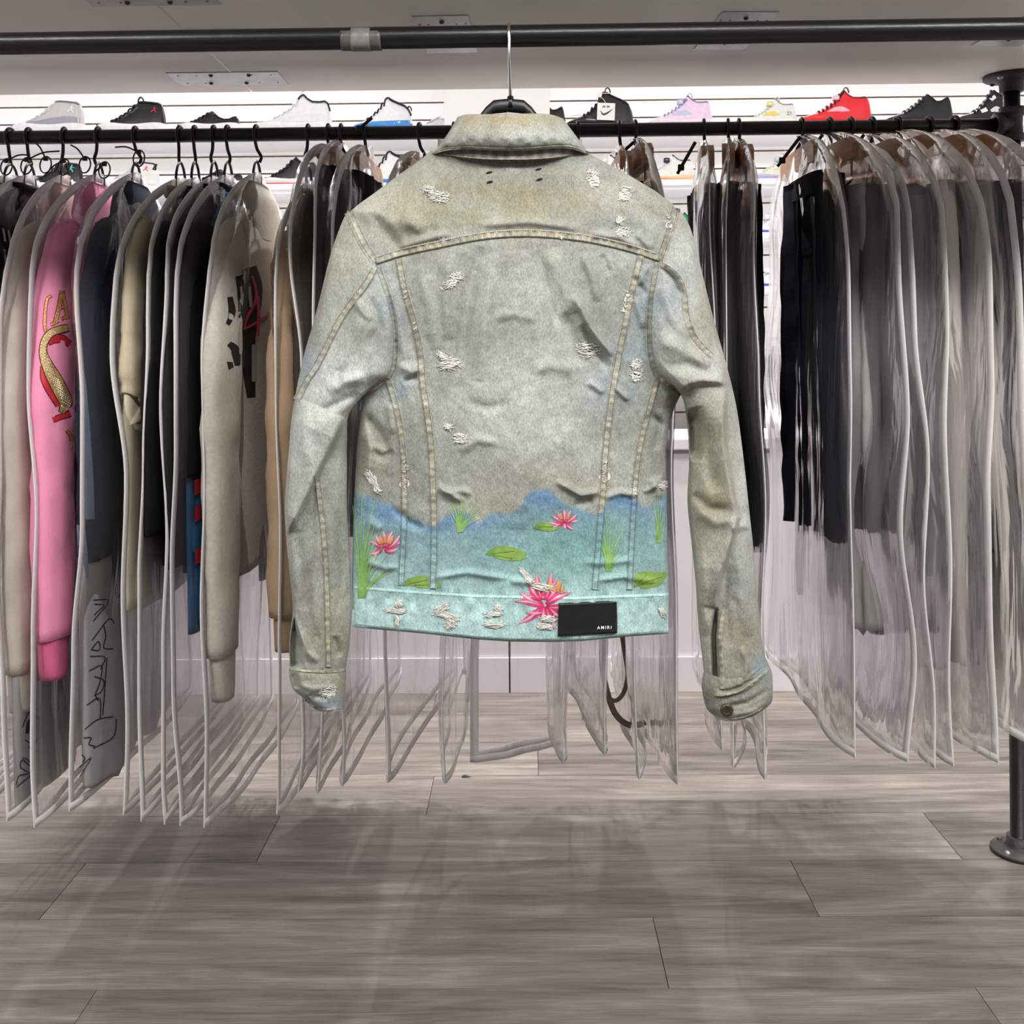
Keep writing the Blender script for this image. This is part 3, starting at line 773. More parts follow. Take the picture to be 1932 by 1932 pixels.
def top_garment(name, cat, fr, zs, label, m, length=.66, tb=.02, ts=.022, wb=.205, sleeve=.60, sw=.052, seed=1, cuff=None, hood=False, parts=('near', 'far'), shoulder=.185, splay=.055, cuffm=None, group='garments inside the clear bags'):
    """a hanging top: body, two sleeves, cuffs, collar or hood, seen edge-on in its bag"""
    o = seed * 3.71
    r_ = root(name, label, cat, fr(0, 0, zs), group)
    cs, sn = blob_section(26, 2.8)
    d = np.concatenate([np.linspace(0, .1, 9), np.linspace(.1, length, 34)[1:]])
    hw = np.interp(d, [0, .012, .05, .09, .13, .17, .25, length], [.05, .06, .10, .15, shoulder + .005, shoulder + .01, wb, wb * 1.04])
    tk = np.interp(d, [0, .03, .12, .3, length], [.35, .7, 1, 1, .9]) * tb
    D = d[:, None]
    fold = .35 * vnoise(cs[None] * 5 + o, D * 2.0 + o) + .22 * vnoise(cs[None] * 11 + o, D * 3.1 + o)
    V = fr(hw[:, None] * cs[None], tk[:, None] * (sn[None] + fold * np.abs(sn[None])) + .006 * vnoise(D * 3 + o, 0 * D + o), zs - D - .006 * vnoise(cs[None] * 3 + o, 0 * D) * (D / length))
    mobj('body', V.reshape(-1, 3), gfaces(len(d), 26, wrap_c=True).tolist() + [list(range(26)), [(len(d) - 1) * 26 + k for k in range(26)]], m, r_)
    c2, s2 = blob_section(18, 2.3)
    for sg, nm in ((1, 'near'), (-1, 'far')):
        if nm not in parts: continue
        q = np.linspace(0, 1, 40)
        pth = smooth_path([(shoulder - .05, .105), (shoulder + .0, .15), (shoulder + .028, .24), (shoulder + splay, .42), (shoulder + splay + .008, .07 + sleeve)], 40)
        rad = np.interp(q, [0, .08, .25, .6, .92, 1], [.55, .95, 1.12, 1, .86, .8]) * sw
        rt = np.interp(q, [0, .08, .3, .9, 1], [.6, .9, 1, 1, .9]) * ts
        tt = np.gradient(pth, axis=0); tt /= np.linalg.norm(tt, axis=1)[:, None]
        nn = np.stack([tt[:, 1], -tt[:, 0]], 1)
        wr = 1 + .16 * vnoise(c2[None] * 2.5 + o + sg, q[:, None] * 13 + o) + .10 * vnoise(c2[None] * 5 + o, q[:, None] * 30 + o + sg)
        SS = pth[:, 0][:, None] + nn[:, 0][:, None] * rad[:, None] * c2[None] * (.7 + .3 * wr)
        DD = pth[:, 1][:, None] + nn[:, 1][:, None] * rad[:, None] * c2[None]
        TT = rt[:, None] * s2[None] * wr + .004
        V = fr(SS * sg, TT, zs - DD)
        sl = mobj('sleeve', V.reshape(-1, 3), gfaces(40, 18, wrap_c=True).tolist() + [list(range(18)), [39 * 18 + k for k in range(18)]], m, r_)
        if cuff:
            q = np.linspace(0, 1, 9)
            e = pth[-1]; rr = np.interp(q, [0, .12, .8, 1], [.74, .66, .55, .4]) * sw
            V = fr((e[0] + rr[:, None] * c2[None]) * sg, .004 + rt[-1] * .8 * s2[None] * np.ones((9, 1)), zs - (e[1] - .012 + cuff * q[:, None]) * np.ones((1, 18)))
            mobj('cuff', V.reshape(-1, 3), gfaces(9, 18, wrap_c=True).tolist() + [[8 * 18 + k for k in range(18)]], cuffm or m, sl)
    if hood:
        q = np.linspace(0, 1, 12)
        rr = np.interp(q, [0, .2, .6, 1], [.06, .1, .12, .1])
        V = fr(rr[:, None] * cs[None], (tb * np.interp(q, [0, .3, 1], [.5, 1.1, 1.2]))[:, None] * sn[None], zs + .01 - .12 * q[:, None] * np.ones((1, 26)))
        mobj('hood', V.reshape(-1, 3), gfaces(12, 26, wrap_c=True).tolist() + [list(range(26))], m, r_)
    else:
        ring = fr(.072 * cs, tb * .6 * sn, zs + .004)
        v, f = tubem(np.concatenate([ring, ring[:1]]), .006, 6); mobj('collar', v, f, m, r_)
    return r_


def trousers(fr, zw, label, m, length=.8, hw=.16, tk=.022, seed=1, flare=1.0, name='trousers', group='garments inside the clear bags', s0=0.0):
    o = seed * 2.93
    r_ = root(name, label, 'trousers', fr(0, 0, zw), group)
    cs, sn = blob_section(34, 3.2)
    d = np.linspace(0, length, 46); D = d[:, None]
    for leg, (c0, w0) in (('leg', (s0 + hw * .48, hw * .56)), ('leg', (s0 - hw * .48, hw * .56))):
        wv = w0 * np.interp(d, [0, .1, length], [1, 1.05, flare])
        fold = .5 * vnoise(cs[None] * 3.4 + o + c0 * 30, D * 1.2 + o) + .4 * vnoise(cs[None] * 8 + o, D * 1.6 + o) + .10 * vnoise(cs[None] * 4 + o, D * 26 + o)
        zz = zw - D + (.012 * vnoise(cs[None] * 3 + o, 0 * D) + .01 * vnoise(cs[None] * 9 + o, 0 * D)) * (D / length)
        V = fr(c0 + wv[:, None] * cs[None] + .008 * vnoise(D * 4 + o, 0 * D) * D, tk * (sn[None] + fold * np.abs(sn[None])) + (.003 if c0 > s0 else -.003), zz)
        mobj('leg', V.reshape(-1, 3), gfaces(46, 34, wrap_c=True).tolist() + [list(range(34)), [45 * 34 + k for k in range(34)]], m, r_)
    V = []
    for z_ in (.004, -.038):
        V.append(fr(s0 + hw * 1.02 * cs, tk * 1.12 * sn, zw + z_ + 0 * cs))
    mobj('waistband', np.concatenate(V), gfaces(2, 34, wrap_c=True).tolist() + [list(range(34)), [34 + k for k in range(34)]], m, r_, smooth=False)
    return r_


def cloth(name, rgb, var=.12, scale=35, rough=.92, bump=.35, bscale=300, stretch=(1, 1, 1)):
    return mat('cloth ' + name, rgb, rough, var=var, scale=scale, bump=bump, bscale=bscale, stretch=stretch, spec=.2, sheen=.0)


C_TAUPE = cloth('taupe fleece', (178, 168, 158), .16, 9)
C_PINK = cloth('pink fleece', (234, 146, 178), .06, 14)
C_PINKRIB = cloth('pink rib', (214, 106, 142), .08, 200, stretch=(4, 4, .3))
C_NAVY = cloth('navy wool', (30, 42, 58), .15, 30)
C_SLATE = cloth('slate denim', (92, 104, 122), .2, 20, stretch=(1, 1, .3))
C_GREYPR = cloth('grey jersey', (150, 148, 146), .06, 20)
C_CREAM = cloth('tan cream jersey', (192, 178, 152), .08, 20)
C_BLACK = cloth('black cotton', (22, 22, 23), .3, 18)
C_BLACK2 = cloth('washed black cotton', (34, 33, 33), .35, 8)
C_BLUEFL = cloth('blue flannel', (52, 104, 150), .1, 12)
C_REDFL = cloth('red flannel', (190, 42, 48), .1, 12)
C_HEATHER = cloth('heather grey fleece', (186, 178, 168), .13, 120)
C_TAN = cloth('tan suede', (158, 134, 108), .16, 9)
C_OLIVE = cloth('dark olive twill', (62, 54, 46), .25, 10)
C_CHAR = cloth('charcoal plaid', (58, 56, 56), .5, 7, stretch=(6, 6, .6))
C_GREYD = cloth('washed grey denim', (178, 174, 171), .42, 6, stretch=(3, 3, .8))
C_GREYD2 = cloth('faded charcoal denim', (150, 147, 147), .45, 5, stretch=(4, 4, .7))
C_LGREY = cloth('pale washed denim', (232, 224, 216), .22, 5, stretch=(4, 4, .6))
C_BLUEBLK = cloth('blue black denim', (28, 30, 40), .3, 12)

# each bag: hook pixel, edge pixel, top pixel, bottom-corner pixel, then what it holds
BAGS = []


def bag(hook, edge, top, bot, what, seed, hang='wire', Wd=.31, th=.02, sway=.003, flare=.02, taper=0.0):
    fr = Frame(hook, edge, Wd)
    zt = float(P(hook, top, RY)[2])
    ne = fr(Wd, 0, 0)
    zb = float(P(edge, bot, ne[1])[2])
    garment_bag(fr, zt, zb, f'clear white-edged garment bag over the {what}', seed, Wd, th, sway, flare, WTAB_L if hook < 600 else WTAB, taper)
    h, zc = hanger(fr, zt, f'{"black slim hanger" if hang == "wire" else "wooden clamp hanger"} holding the {what}', hang, seed)
    return fr, zt, zb, zc


def top_in(b, what, name, cat, m, z=None, **k):
    fr, zt, zb, zc = b
    return top_garment(name, cat, fr, zt - .035, what, m, **k)


B = {}
B['a'] = bag(20, -168, 330, 1560, 'hidden grey top at the end of the rail', 11)
B['b'] = bag(55, -92, 330, 1555, 'black lettered sweater next to the taupe hoodie', 12)
B['c'] = bag(122, 2, 330, 1545, 'taupe hoodie with long cuffs', 13)
B['d'] = bag(186, 62, 328, 1556, 'pink rhinestone hoodie', 14)
B['e'] = bag(256, 140, 326, 1526, 'navy wool coat', 15, th=.032)
B['f'] = bag(340, 221, 336, 1532, 'tan layered tee', 16)
B['g'] = bag(368, 266, 335, 1545, 'plain black hoodie beside the tan tee', 17, th=.014)
B['h'] = bag(404, 306, 333, 1550, 'black crewneck sweater in the middle of the black tops', 18, th=.012)
B['i'] = bag(430, 326, 330, 1552, 'black jacket over blue and red flannel', 19, th=.026)
B['j'] = bag(484, 388, 326, 1556, 'heather grey graphic hoodie', 20)
B['k'] = bag(582, 516, 342, 1532, 'tan suede work jacket', 21)
top_in(B['a'], 'grey brown top hanging at the end of the rail beyond the black lettered sweater', 'sweater', 'top', C_OLIVE, length=.72, seed=31, cuff=.07)
top_in(B['b'], 'black sweater with pale block lettering next to the taupe hoodie', 'sweater', 'top', C_BLACK2, length=.72, sleeve=.68, seed=32, cuff=.07)
top_in(B['c'], 'taupe fleece hoodie with long mottled sleeves', 'hoodie', 'top', C_TAUPE, length=.76, sleeve=.86, sw=.058, ts=.026, seed=33, cuff=.09, hood=True)
top_in(B['d'], 'pink fleece hoodie with gold rhinestone letters down the sleeve', 'hoodie', 'top', C_PINK, length=.74, sleeve=.80, sw=.062, ts=.030, seed=34, cuff=.09, cuffm=C_PINKRIB, hood=True)
top_in(B['e'], 'navy blue wool coat with slate panels', 'coat', 'coat', C_NAVY, length=.82, sleeve=.66, sw=.068, ts=.022, wb=.22, seed=35, hood=True, shoulder=.17)
top_in(B['f'], 'tan short sleeved tee hanging over a cream long tee', 't_shirt', 'top', C_CREAM, length=.50, sleeve=.36, sw=.07, ts=.018, seed=36)
top_in(B['g'], 'plain black hoodie hanging beside the tan tee', 'hoodie', 'top', C_BLACK, length=.74, sleeve=.60, sw=.07, ts=.014, tb=.014, seed=37, hood=True)
top_in(B['h'], 'black crewneck sweater in the middle of the black tops', 'sweater', 'top', C_BLACK2, length=.76, sleeve=.66, sw=.07, ts=.010, tb=.011, seed=38)
top_in(B['i'], 'black jacket worn over the blue and red flannel shirt', 'jacket', 'jacket', C_BLACK, length=.62, sleeve=.50, sw=.062, ts=.016, tb=.016, wb=.24, seed=39, shoulder=.17)
top_in(B['j'], 'heather grey hoodie with black and pink graphic', 'hoodie', 'top', C_HEATHER, length=.78, sleeve=.83, sw=.068, ts=.026, tb=.024, seed=40, cuff=.10, hood=True)
top_in(B['k'], 'tan suede work jacket beside the denim sleeve', 'jacket', 'jacket', C_TAN, length=.74, sleeve=.74, sw=.062, ts=.030, tb=.03, seed=41, cuff=.08)
# under-layers that share a bag but are garments of their own
fr, zt, zb, zc = B['e']
trousers(fr, zt - .76, 'grey outline-printed sweatpants hanging below the navy coat', C_GREYPR, length=.42, hw=.23, tk=.014, seed=51, name='sweatpants', s0=.05)
fr, zt, zb, zc = B['c']
trousers(fr, zt - .80, 'grey sweatpants with a black drawn face below the taupe hoodie', C_GREYPR, length=.42, hw=.27, tk=.012, seed=52, name='sweatpants')
fr, zt, zb, zc = B['f']
top_garment('t_shirt', 'top', fr, zt - .05, 'cream long tee showing under the tan tee', cloth('cream jersey', (206, 194, 168), .06, 20), length=.80, tb=.011, ts=.010, wb=.24, sleeve=.72, sw=.05, seed=53)
fr, zt, zb, zc = B['i']
fl = top_garment('flannel_shirt', 'shirt', fr, zt - .05, 'blue flannel shirt with red checks under the black jacket', C_BLUEFL, length=.80, tb=.010, ts=.010, wb=.19, sleeve=.78, sw=.045, seed=54, shoulder=.16, splay=.05)
for k, zz in enumerate((.56, .61, .69)):
    q = np.linspace(-1, 1, 13)
    V = np.stack([fr(.21 + .047 * q, .0175 + 0 * q, zt - .05 - zz), fr(.21 + .047 * q, .0175 + 0 * q, zt - .05 - zz - .028)])
    mobj('check_band', V, gfaces(2, 13), C_REDFL, fl)

B['l'] = bag(620, 556, 275, 1490, 'dark olive overshirt', 22, th=.02)
B['m'] = bag(644, 590, 269, 1492, 'black plaid trousers by the jacket shoulder', 23, 'clamp', th=.02)
B['n'] = bag(690, 632, 277, 1478, 'charcoal trousers nearest the jacket shoulder', 24, 'clamp', th=.03)
top_in(B['l'], 'dark olive overshirt hanging between the tan jacket and the plaid trousers', 'overshirt', 'top', C_OLIVE, length=.70, sleeve=.60, seed=61)
for key, lab, m, ln, sd in (('m', 'black plaid trousers hanging by the denim jacket shoulder', C_BLACK2, .72, 62), ('n', 'charcoal plaid trousers hanging nearest the denim jacket shoulder', C_CHAR, .70, 63)):
    fr, zt, zb, zc = B[key]
    trousers(fr, zt - .08, lab, m, length=ln, hw=.17, tk=.024, seed=sd)
# bags hanging behind the denim jacket, only their lower ends in view
MID = [('o', 792, 722, 288, 1472, 'grey garment behind the jacket collar', .30), ('p', 856, 842, 292, 1474, 'black garment behind the jacket yoke', .30), ('q', 968, 886, 292, 1440, 'narrow dark garment behind the jacket back', .105),
       ('r', 1042, 1054, 292, 1436, 'black garment behind the jacket back seam', .28), ('s', 1090, 1128, 290, 1420, 'grey garment behind the jacket leather patch', .28)]
for i, (key, hk, ed, tp, bt, what, W0) in enumerate(MID):
    B[key] = bag(hk, ed, tp, bt, what, 70 + i, 'clamp', Wd=W0, th=.03, sway=.003)
    fr, zt, zb, zc = B[key]
    trousers(fr, zt - .08, what.replace(' behind', ' hanging in its bag behind'), C_BLACK2 if i % 2 else C_GREYD2, length=.72 if i < 4 else .70, hw=.16 if i != 2 else .085, tk=.02, seed=80 + i, name='bagged_garment')['category'] = 'garment'
# narrow bags on the other side of the jacket
for key, hk, ed, tp, bt, what, ln, m in (('t', 1168, 1206, 276, 1466, 'grey trousers seen edge-on past the sleeve', .78, C_GREYD), ('u', 1198, 1262, 262, 1476, 'charcoal trousers beside the jacket sleeve', .90, C_CHAR),
                                     ('v', 1328, 1352, 266, 1412, 'first black trousers past the jacket sleeve', .72, C_BLACK2), ('w', 1374, 1378, 262, 1446, 'second black trousers past the jacket sleeve', .74, C_BLACK), ('x', 1394, 1440, 264, 1467, 'glossy black trousers beside the gap in the rail', .75, C_BLACK)):
    B[key] = bag(hk, ed, tp, bt, what, ord(key), 'clamp', th=.022, sway=.006, taper=.22)
    fr, zt, zb, zc = B[key]
    trousers(fr, zt - .112, what.replace(' seen', ' hanging seen') if 'seen' in what else what + ' on a wooden clamp', m, length=ln - .03, hw=.13, tk=.024, seed=ord(key), flare=1.3)
for key, hk, ed, tp, bt, what, ln, m, fl_ in (('y', 1512, 1603, 257, 1424, 'blue black jeans at the start of the denim group', .70, C_BLUEBLK, 1.45), ('z', 1564, 1706, 252, 1432, 'drip stained grey jeans', .86, C_GREYD, 1.0),
                                          ('A', 1604, 1746, 269, 1444, 'plain charcoal jeans', .72, C_GREYD2, 1.0), ('B', 1644, 1792, 254, 1440, 'faded charcoal flared jeans', .92, C_GREYD2, 1.2),
                                          ('C', 1692, 1872, 247, 1434, 'pale washed stacked jeans', 1.06, C_LGREY, 1.25), ('D', 1752, 1938, 247, 1400, 'dark slate jeans by the steel post', .72, cloth('slate jeans', (52, 54, 56), .3, 8), 1.0),
                                          ('E', 1800, 2010, 246, 1396, 'black jeans at the post end of the rail', .95, cloth('soft black denim', (44, 43, 44), .3, 8), 1.0)):
    B[key] = bag(hk, ed, tp, bt, what, ord(key), 'clamp', th=.026, sway=.007, flare=.03, taper=.16)
    fr, zt, zb, zc = B[key]
    trousers(fr, zt - (.105 if key == 'y' else .135), what + ' on a wooden clamp hanger', m, length=ln, hw=.16 if key != 'y' else .12, tk=.026, seed=ord(key), flare=fl_, s0=.02 if key != 'y' else .07)

# security ties on the hooks: black cable ties
def cable_tie(c, tail, label, r=.012):
    c = np.array(c, float)
    r_ = root('cable_tie', label, 'cable tie', c, 'black cable ties on the hooks')
    a = np.linspace(0, 2 * math.pi, 18)
    v, f = tubem(c + np.stack([r * np.cos(a), .3 * r * np.sin(a), r * 1.5 * np.sin(a) - r], 1), .0016, 6); mobj('loop', v, f, BLACKPL, r_)
    v, f = bevbox(c, (.009, .008, .008), .002); mobj('head', v, f, BLACKPL, r_)
    v, f = tubem(smooth_path([c, c + np.array(tail) * .5 + [0, 0, .006], c + np.array(tail)], 10), .0019, 6, flat=((0, 1, 0), .5)); mobj('tail', v, f, BLACKPL, r_)


for i, (key, px, py, tx_, tz_, nm) in enumerate((('a', 12, 304, .05, .012, 'hidden grey top'), ('b', 50, 302, .07, .018, 'black lettered sweater'), ('c', 86, 300, -.022, .035, 'taupe hoodie'), ('d', 120, 304, -.04, -.03, 'pink hoodie'), ('d2', 160, 300, -.03, .03, 'pink hoodie on its coat side'), ('e', 197, 310, -.035, -.04, 'navy coat'), ('e2', 262, 288, -.05, .012, 'navy coat, nearest the tan tee'))):
    cable_tie(P(px, py, RY - .02), (tx_, 0, tz_), f'black cable tie knotted round the hook by the {nm}')


def alarm_tag(p0, p1, Y, label):
    a, b_ = P(p0[0], p0[1], Y), P(p1[0], p1[1], Y)
    r_ = root('alarm_tag', label, 'security tag', a, 'black security tag straps')
    d_ = b_ - a
    v, f = tubem(smooth_path([a, a + d_ * .5, a + d_ * .78], 8), .0036, 8, flat=((0, 1, 0), .6)); mobj('strap', v, f, BLACKPL, r_)
    v, f = bevbox(a + d_ * .8, (.013, .010, .013), .003); mobj('lock', v, f, BLACKPL, r_)
    v, f = tubem(smooth_path([a + d_ * .8, b_], 4), .0034, 8, flat=((0, 1, 0), .6)); mobj('strap_end', v, f, BLACKPL, r_)


alarm_tag((1312, 268), (1278, 328), RY - .03, 'black security strap dangling beside the first black trousers bag')
alarm_tag((1510, 258), (1467, 314), RY - .03, 'black security strap dangling beside the blue black jeans bag')
alarm_tag((1552, 254), (1520, 300), RY - .03, 'black security strap tucked between the blue black and drip stained jeans')
alarm_tag((1630, 254), (1600, 300), RY - .03, 'black security strap tucked over the plain charcoal jeans bag')
alarm_tag((1196, 268), (1160, 300), RY - .03, 'black security strap hanging by the edge-on grey trousers bag')
alarm_tag((702, 222), (672, 248), RY - .022, 'black security strap lying over the rail by the white sneaker')

# brown strap loops in the bag behind the jacket patch
fr_s = Frame(1140, 1208, .30)
st = root('leather_strap', 'brown leather strap loop hanging in a clear bag under the jacket hem', 'strap', P(1180, 1290, 2.02))
for pts, rr in (([(1135, 1190), (1136, 1250), (1144, 1300), (1160, 1345), (1182, 1366), (1202, 1368), (1218, 1362)], .006), ([(1172, 1190), (1180, 1240), (1184, 1275), (1176, 1308), (1160, 1322), (1140, 1312)], .0045)):
    q = smooth_path(np.array(pts, float), 40)
    v, f = tubem(P(q[:, 0], q[:, 1], 2.02), rr, 8, flat=((0, 1, 0), .35)); mobj('strap_band', v, f, cloth('brown leather', (112, 96, 88), .2, 20, rough=.5), st)
# ------------------------------------------------------------------ prints laid on cloth surfaces
CO = Vector(CAM)


def bvh_of(objs):
    vs, fs, n = [], [], 0
    for o in objs:
        b = base_of(o)
        vs += [tuple(np.array(v.co) + b) for v in o.data.vertices]
        fs += [[i + n for i in p.vertices] for p in o.data.polygons]
        n = len(vs)
    return BVHTree.FromPolygons(vs, fs)


def lay(bvh, px, off=.0008, Y0=1.40):
    """points of a surface under photo pixels px (…,2), lifted off it"""
    px = np.asarray(px, float); flat = px.reshape(-1, 2)
    far = P(flat[:, 0], flat[:, 1], 3.0)
    out = np.zeros((len(flat), 3)); last = None; miss = []
    for i, q in enumerate(far):
        d = (Vector(q) - CO).normalized()
        h = bvh.ray_cast(CO, d)
        if h[0] is not None:
            out[i] = np.array(h[0] - d * off); last = out[i][1]
            for k in miss: out[k] = P(flat[k, 0], flat[k, 1], last)
            miss = []
        elif last is not None: out[i] = P(flat[i, 0], flat[i, 1], last)
        else: miss.append(i)
    for k in miss: out[k] = P(flat[k, 0], flat[k, 1], Y0)
    return out.reshape(*px.shape[:-1], 3)


def print_band(bvh, pts, wid, m, parent, name, n=20, across=5, off=.0009, col=None, Y0=1.40):
    q = ribbon_pts(pts, wid, n, across)
    c = q[:, across // 2]
    hits = sum(bvh.ray_cast(CO, (Vector(w_) - CO).normalized())[0] is not None for w_ in P(c[:, 0], c[:, 1], 3.0))
    if hits < .7 * len(c): return None
    V = lay(bvh, q, off, Y0)
    return mobj(name, V, gfaces(n, across), m, parent, col=None if col is None else np.repeat(col(np.linspace(0, 1, n)), across, 0))


def kids(o, nm): return [c for c in o.children if c.name.split('.')[0] == nm]


def find(label): return [o for o in bpy.data.objects if o.get('label') == label][0]


GOLD = mat('gold rhinestone', (205, 168, 108), .25, metal=.3, var=.5, scale=420, bump=.8, bscale=500)
REDP = mat('red applique', (196, 40, 52), .6, var=.1)
INK = mat('black print ink', (22, 20, 21), .7, var=.1)
PINKINK = mat('pink print ink', (196, 64, 104), .7, var=.1)
STONE = mat('clear crystal', (250, 244, 230), .08, metal=.4, var=.1)

pk = find('pink fleece hoodie with gold rhinestone letters down the sleeve')
pb = bvh_of(kids(pk, 'sleeve') + kids(pk, 'body'))


def letter(parts, fill=GOLD, edge=REDP, ew=1.6, nm='letter'):
    for pts, wd in parts: print_band(pb, pts, np.array(wd) + ew, INK if edge is None else edge, pk, nm + '_edge', 22, 5, .0012, Y0=1.85)
    for pts, wd in parts: print_band(pb, pts, wd, fill, pk, nm, 22, 5, .0024, Y0=1.85)


letter([([(117, 548), (112, 575), (104, 610)], [3.2, 3.2, 3.4]), ([(118, 548), (124, 580), (128, 602)], [2.6, 2.6, 2.6]), ([(110, 582), (125, 578)], [2, 2]), ([(96, 613), (111, 605)], [2, 2]), ([(116, 602), (128, 596)], [2, 2])])
letter([([(98, 558), (90, 563), (86, 580), (84, 610), (86, 626)], [1.5, 1.8, 2, 2, 1.4])])
for pts, wd in (([(92, 648), (104, 640), (118, 640), (132, 650)], [3, 7, 7, 5]), ([(80, 690), (83, 712), (92, 732), (103, 752), (110, 766)], [3, 6, 7, 6, 4]), ([(100, 792), (116, 786), (133, 780)], [4.5, 4.5, 4.5])):
    print_band(pb, pts, np.array(wd) + 1.4, INK, pk, 'scroll_edge', 22, 5, .0012, Y0=1.85); print_band(pb, pts, wd, REDP, pk, 'scroll_shadow', 22, 5, .0018, Y0=1.85)
sp = [(130, 618), (112, 622), (94, 630), (83, 648), (82, 668), (90, 690), (103, 715), (116, 740), (124, 760), (116, 778)]
sw_ = [6, 6.5, 6.5, 6, 8, 11, 13, 13, 12, 5]
print_band(pb, sp, np.array(sw_) + 1.6, INK, pk, 'scroll_edge', 50, 7, .0022, Y0=1.85)
print_band(pb, sp, sw_, GOLD, pk, 'scroll', 50, 9, .0032, Y0=1.85)
letter([([(126, 812), (134, 824), (134, 848)], [2, 2.5, 2.5])])
gr = [];
for q in np.linspace(.15, .95, 26):
    c = smooth_path(np.array(sp, float), 101)[int(q * 100)]
    wq = np.interp(q, np.linspace(0, 1, len(sw_)), sw_)
    for a in np.arange(-wq + 2, wq - 1, 4.2): gr.append((c[0] + a * .8, c[1] + a * .5))
L3 = lay(pb, np.array(gr), .004, 1.85)
v, f = join([(lathe([(0, -.0012), (.0014, 0), (0, .0012)], c, 'Y', 6)) for c in L3])
mobj('rhinestones', v, f, STONE, pk, kind='stuff', smooth=False)

# black outline lettering on the grey trousers below the coat, and the face on the next pair
gp = find('grey outline-printed sweatpants hanging below the navy coat'); gb = bvh_of(kids(gp, 'leg'))
for pts in ([(176, 1132), (205, 1134), (176, 1172)], [(178, 1140), (196, 1142), (178, 1160)], [(174, 1208), (205, 1168), (216, 1176)], [(172, 1226), (186, 1210), (188, 1226), (172, 1226)], [(170, 1238), (198, 1240), (190, 1262)],
            [(168, 1266), (192, 1256), (188, 1290), (180, 1310), (186, 1322)], [(178, 1276), (196, 1284), (192, 1304), (178, 1312)], [(164, 1330), (188, 1318), (190, 1356)], [(160, 1376), (184, 1358), (214, 1352)], [(158, 1392), (172, 1392), (168, 1404), (180, 1408)], [(176, 1412), (214, 1390), (220, 1356)],
            [(154, 1424), (160, 1430), (156, 1438)], [(150, 1448), (172, 1430), (150, 1466)], [(196, 1180), (200, 1200), (196, 1222), (214, 1224)], [(202, 1240), (198, 1300), (194, 1350)]):
    print_band(gb, pts, .9, INK, gp, 'outline_print', 16, 3, .003, Y0=1.95)
gp = find('grey sweatpants with a black drawn face below the taupe hoodie'); gb = bvh_of(kids(gp, 'leg'))
for pts, wd in (([(50, 1384), (60, 1364), (70, 1350)], [2, 9, 4]), ([(42, 1372), (56, 1342), (72, 1340)], [.9, .9, .9]), ([(48, 1396), (62, 1404), (72, 1394)], [1, 1, 1]), ([(54, 1408), (64, 1420), (72, 1416)], [1, 2.4, 1]), ([(30, 1482), (36, 1464), (52, 1460), (60, 1450), (44, 1434)], [1, 1, 1, 1, 1]), ([(30, 1486), (58, 1462), (62, 1446), (46, 1430), (38, 1446), (52, 1456)], [.9] * 3), ([(60, 1240), (68, 1228)], [4, 3]), ([(48, 1266), (54, 1254)], [3, 3])):
    print_band(gb, pts, wd, INK, gp, 'face_print', 18, 3, .003, Y0=1.9)
# graphic on the heather hoodie
hh = find('heather grey hoodie with black and pink graphic'); hb = bvh_of(kids(hh, 'sleeve') + kids(hh, 'body'))
for pts, wd, m_ in (([(452, 520), (462, 560), (458, 600)], [8, 14, 8], INK), ([(470, 505), (478, 540), (474, 590), (466, 640), (470, 700), (474, 750)], [14, 18, 16, 16, 12, 8], INK), ([(434, 560), (438, 590), (430, 612)], [5, 7, 4], INK), ([(432, 648), (444, 660), (448, 690)], [5, 9, 5], INK), ([(430, 690), (440, 688)], [8, 5], INK),
                    ([(476, 520), (484, 560), (466, 600), (460, 622)], [2, 3, 3, 2], PINKINK), ([(486, 560), (488, 590), (487, 634)], [3, 3, 3], PINKINK), ([(462, 620), (492, 604), (508, 592)], [2, 2.4, 2], PINKINK), ([(470, 540), (474, 580)], [3, 3], C_HEATHER), ([(480, 650), (480, 720)], [5, 5], C_GREYPR), ([(455, 540), (457, 575)], [2, 2], C_HEATHER)):
    print_band(hb, pts, wd, m_, hh, 'chest_print', 24, 5, .0016 if m_ is INK else .0028, Y0=1.95)
bs = find('black sweater with pale block lettering next to the taupe hoodie'); bb = bvh_of(kids(bs, 'sleeve') + kids(bs, 'body'))
PALE = mat('pale print ink', (188, 186, 182), .7)
for k, y in enumerate((430, 470, 512, 556, 598)):
    print_band(bb, [(6 + 2 * k, y), (10 + k, y + 26)], [2, 2], PALE, bs, 'block_letter', 8, 3, .003, Y0=1.9)
    print_band(bb, [(16 + k, y + 4), (20, y + 30)], [2, 2], PALE, bs, 'block_letter', 8, 3, .003, Y0=1.9)
cn = find('navy blue wool coat with slate panels'); cb = bvh_of(kids(cn, 'sleeve') + kids(cn, 'body'))
for pts, wd in (([(148, 655), (154, 700), (158, 760), (164, 860), (170, 980)], [2, 7, 9, 10, 9]), ([(152, 990), (156, 1040), (160, 1090)], [8, 9, 8])):
    print_band(cb, pts, wd, C_SLATE, cn, 'slate_panel', 30, 5, .002, Y0=1.9)
# ------------------------------------------------------------------ the denim jacket
JY = 1.42


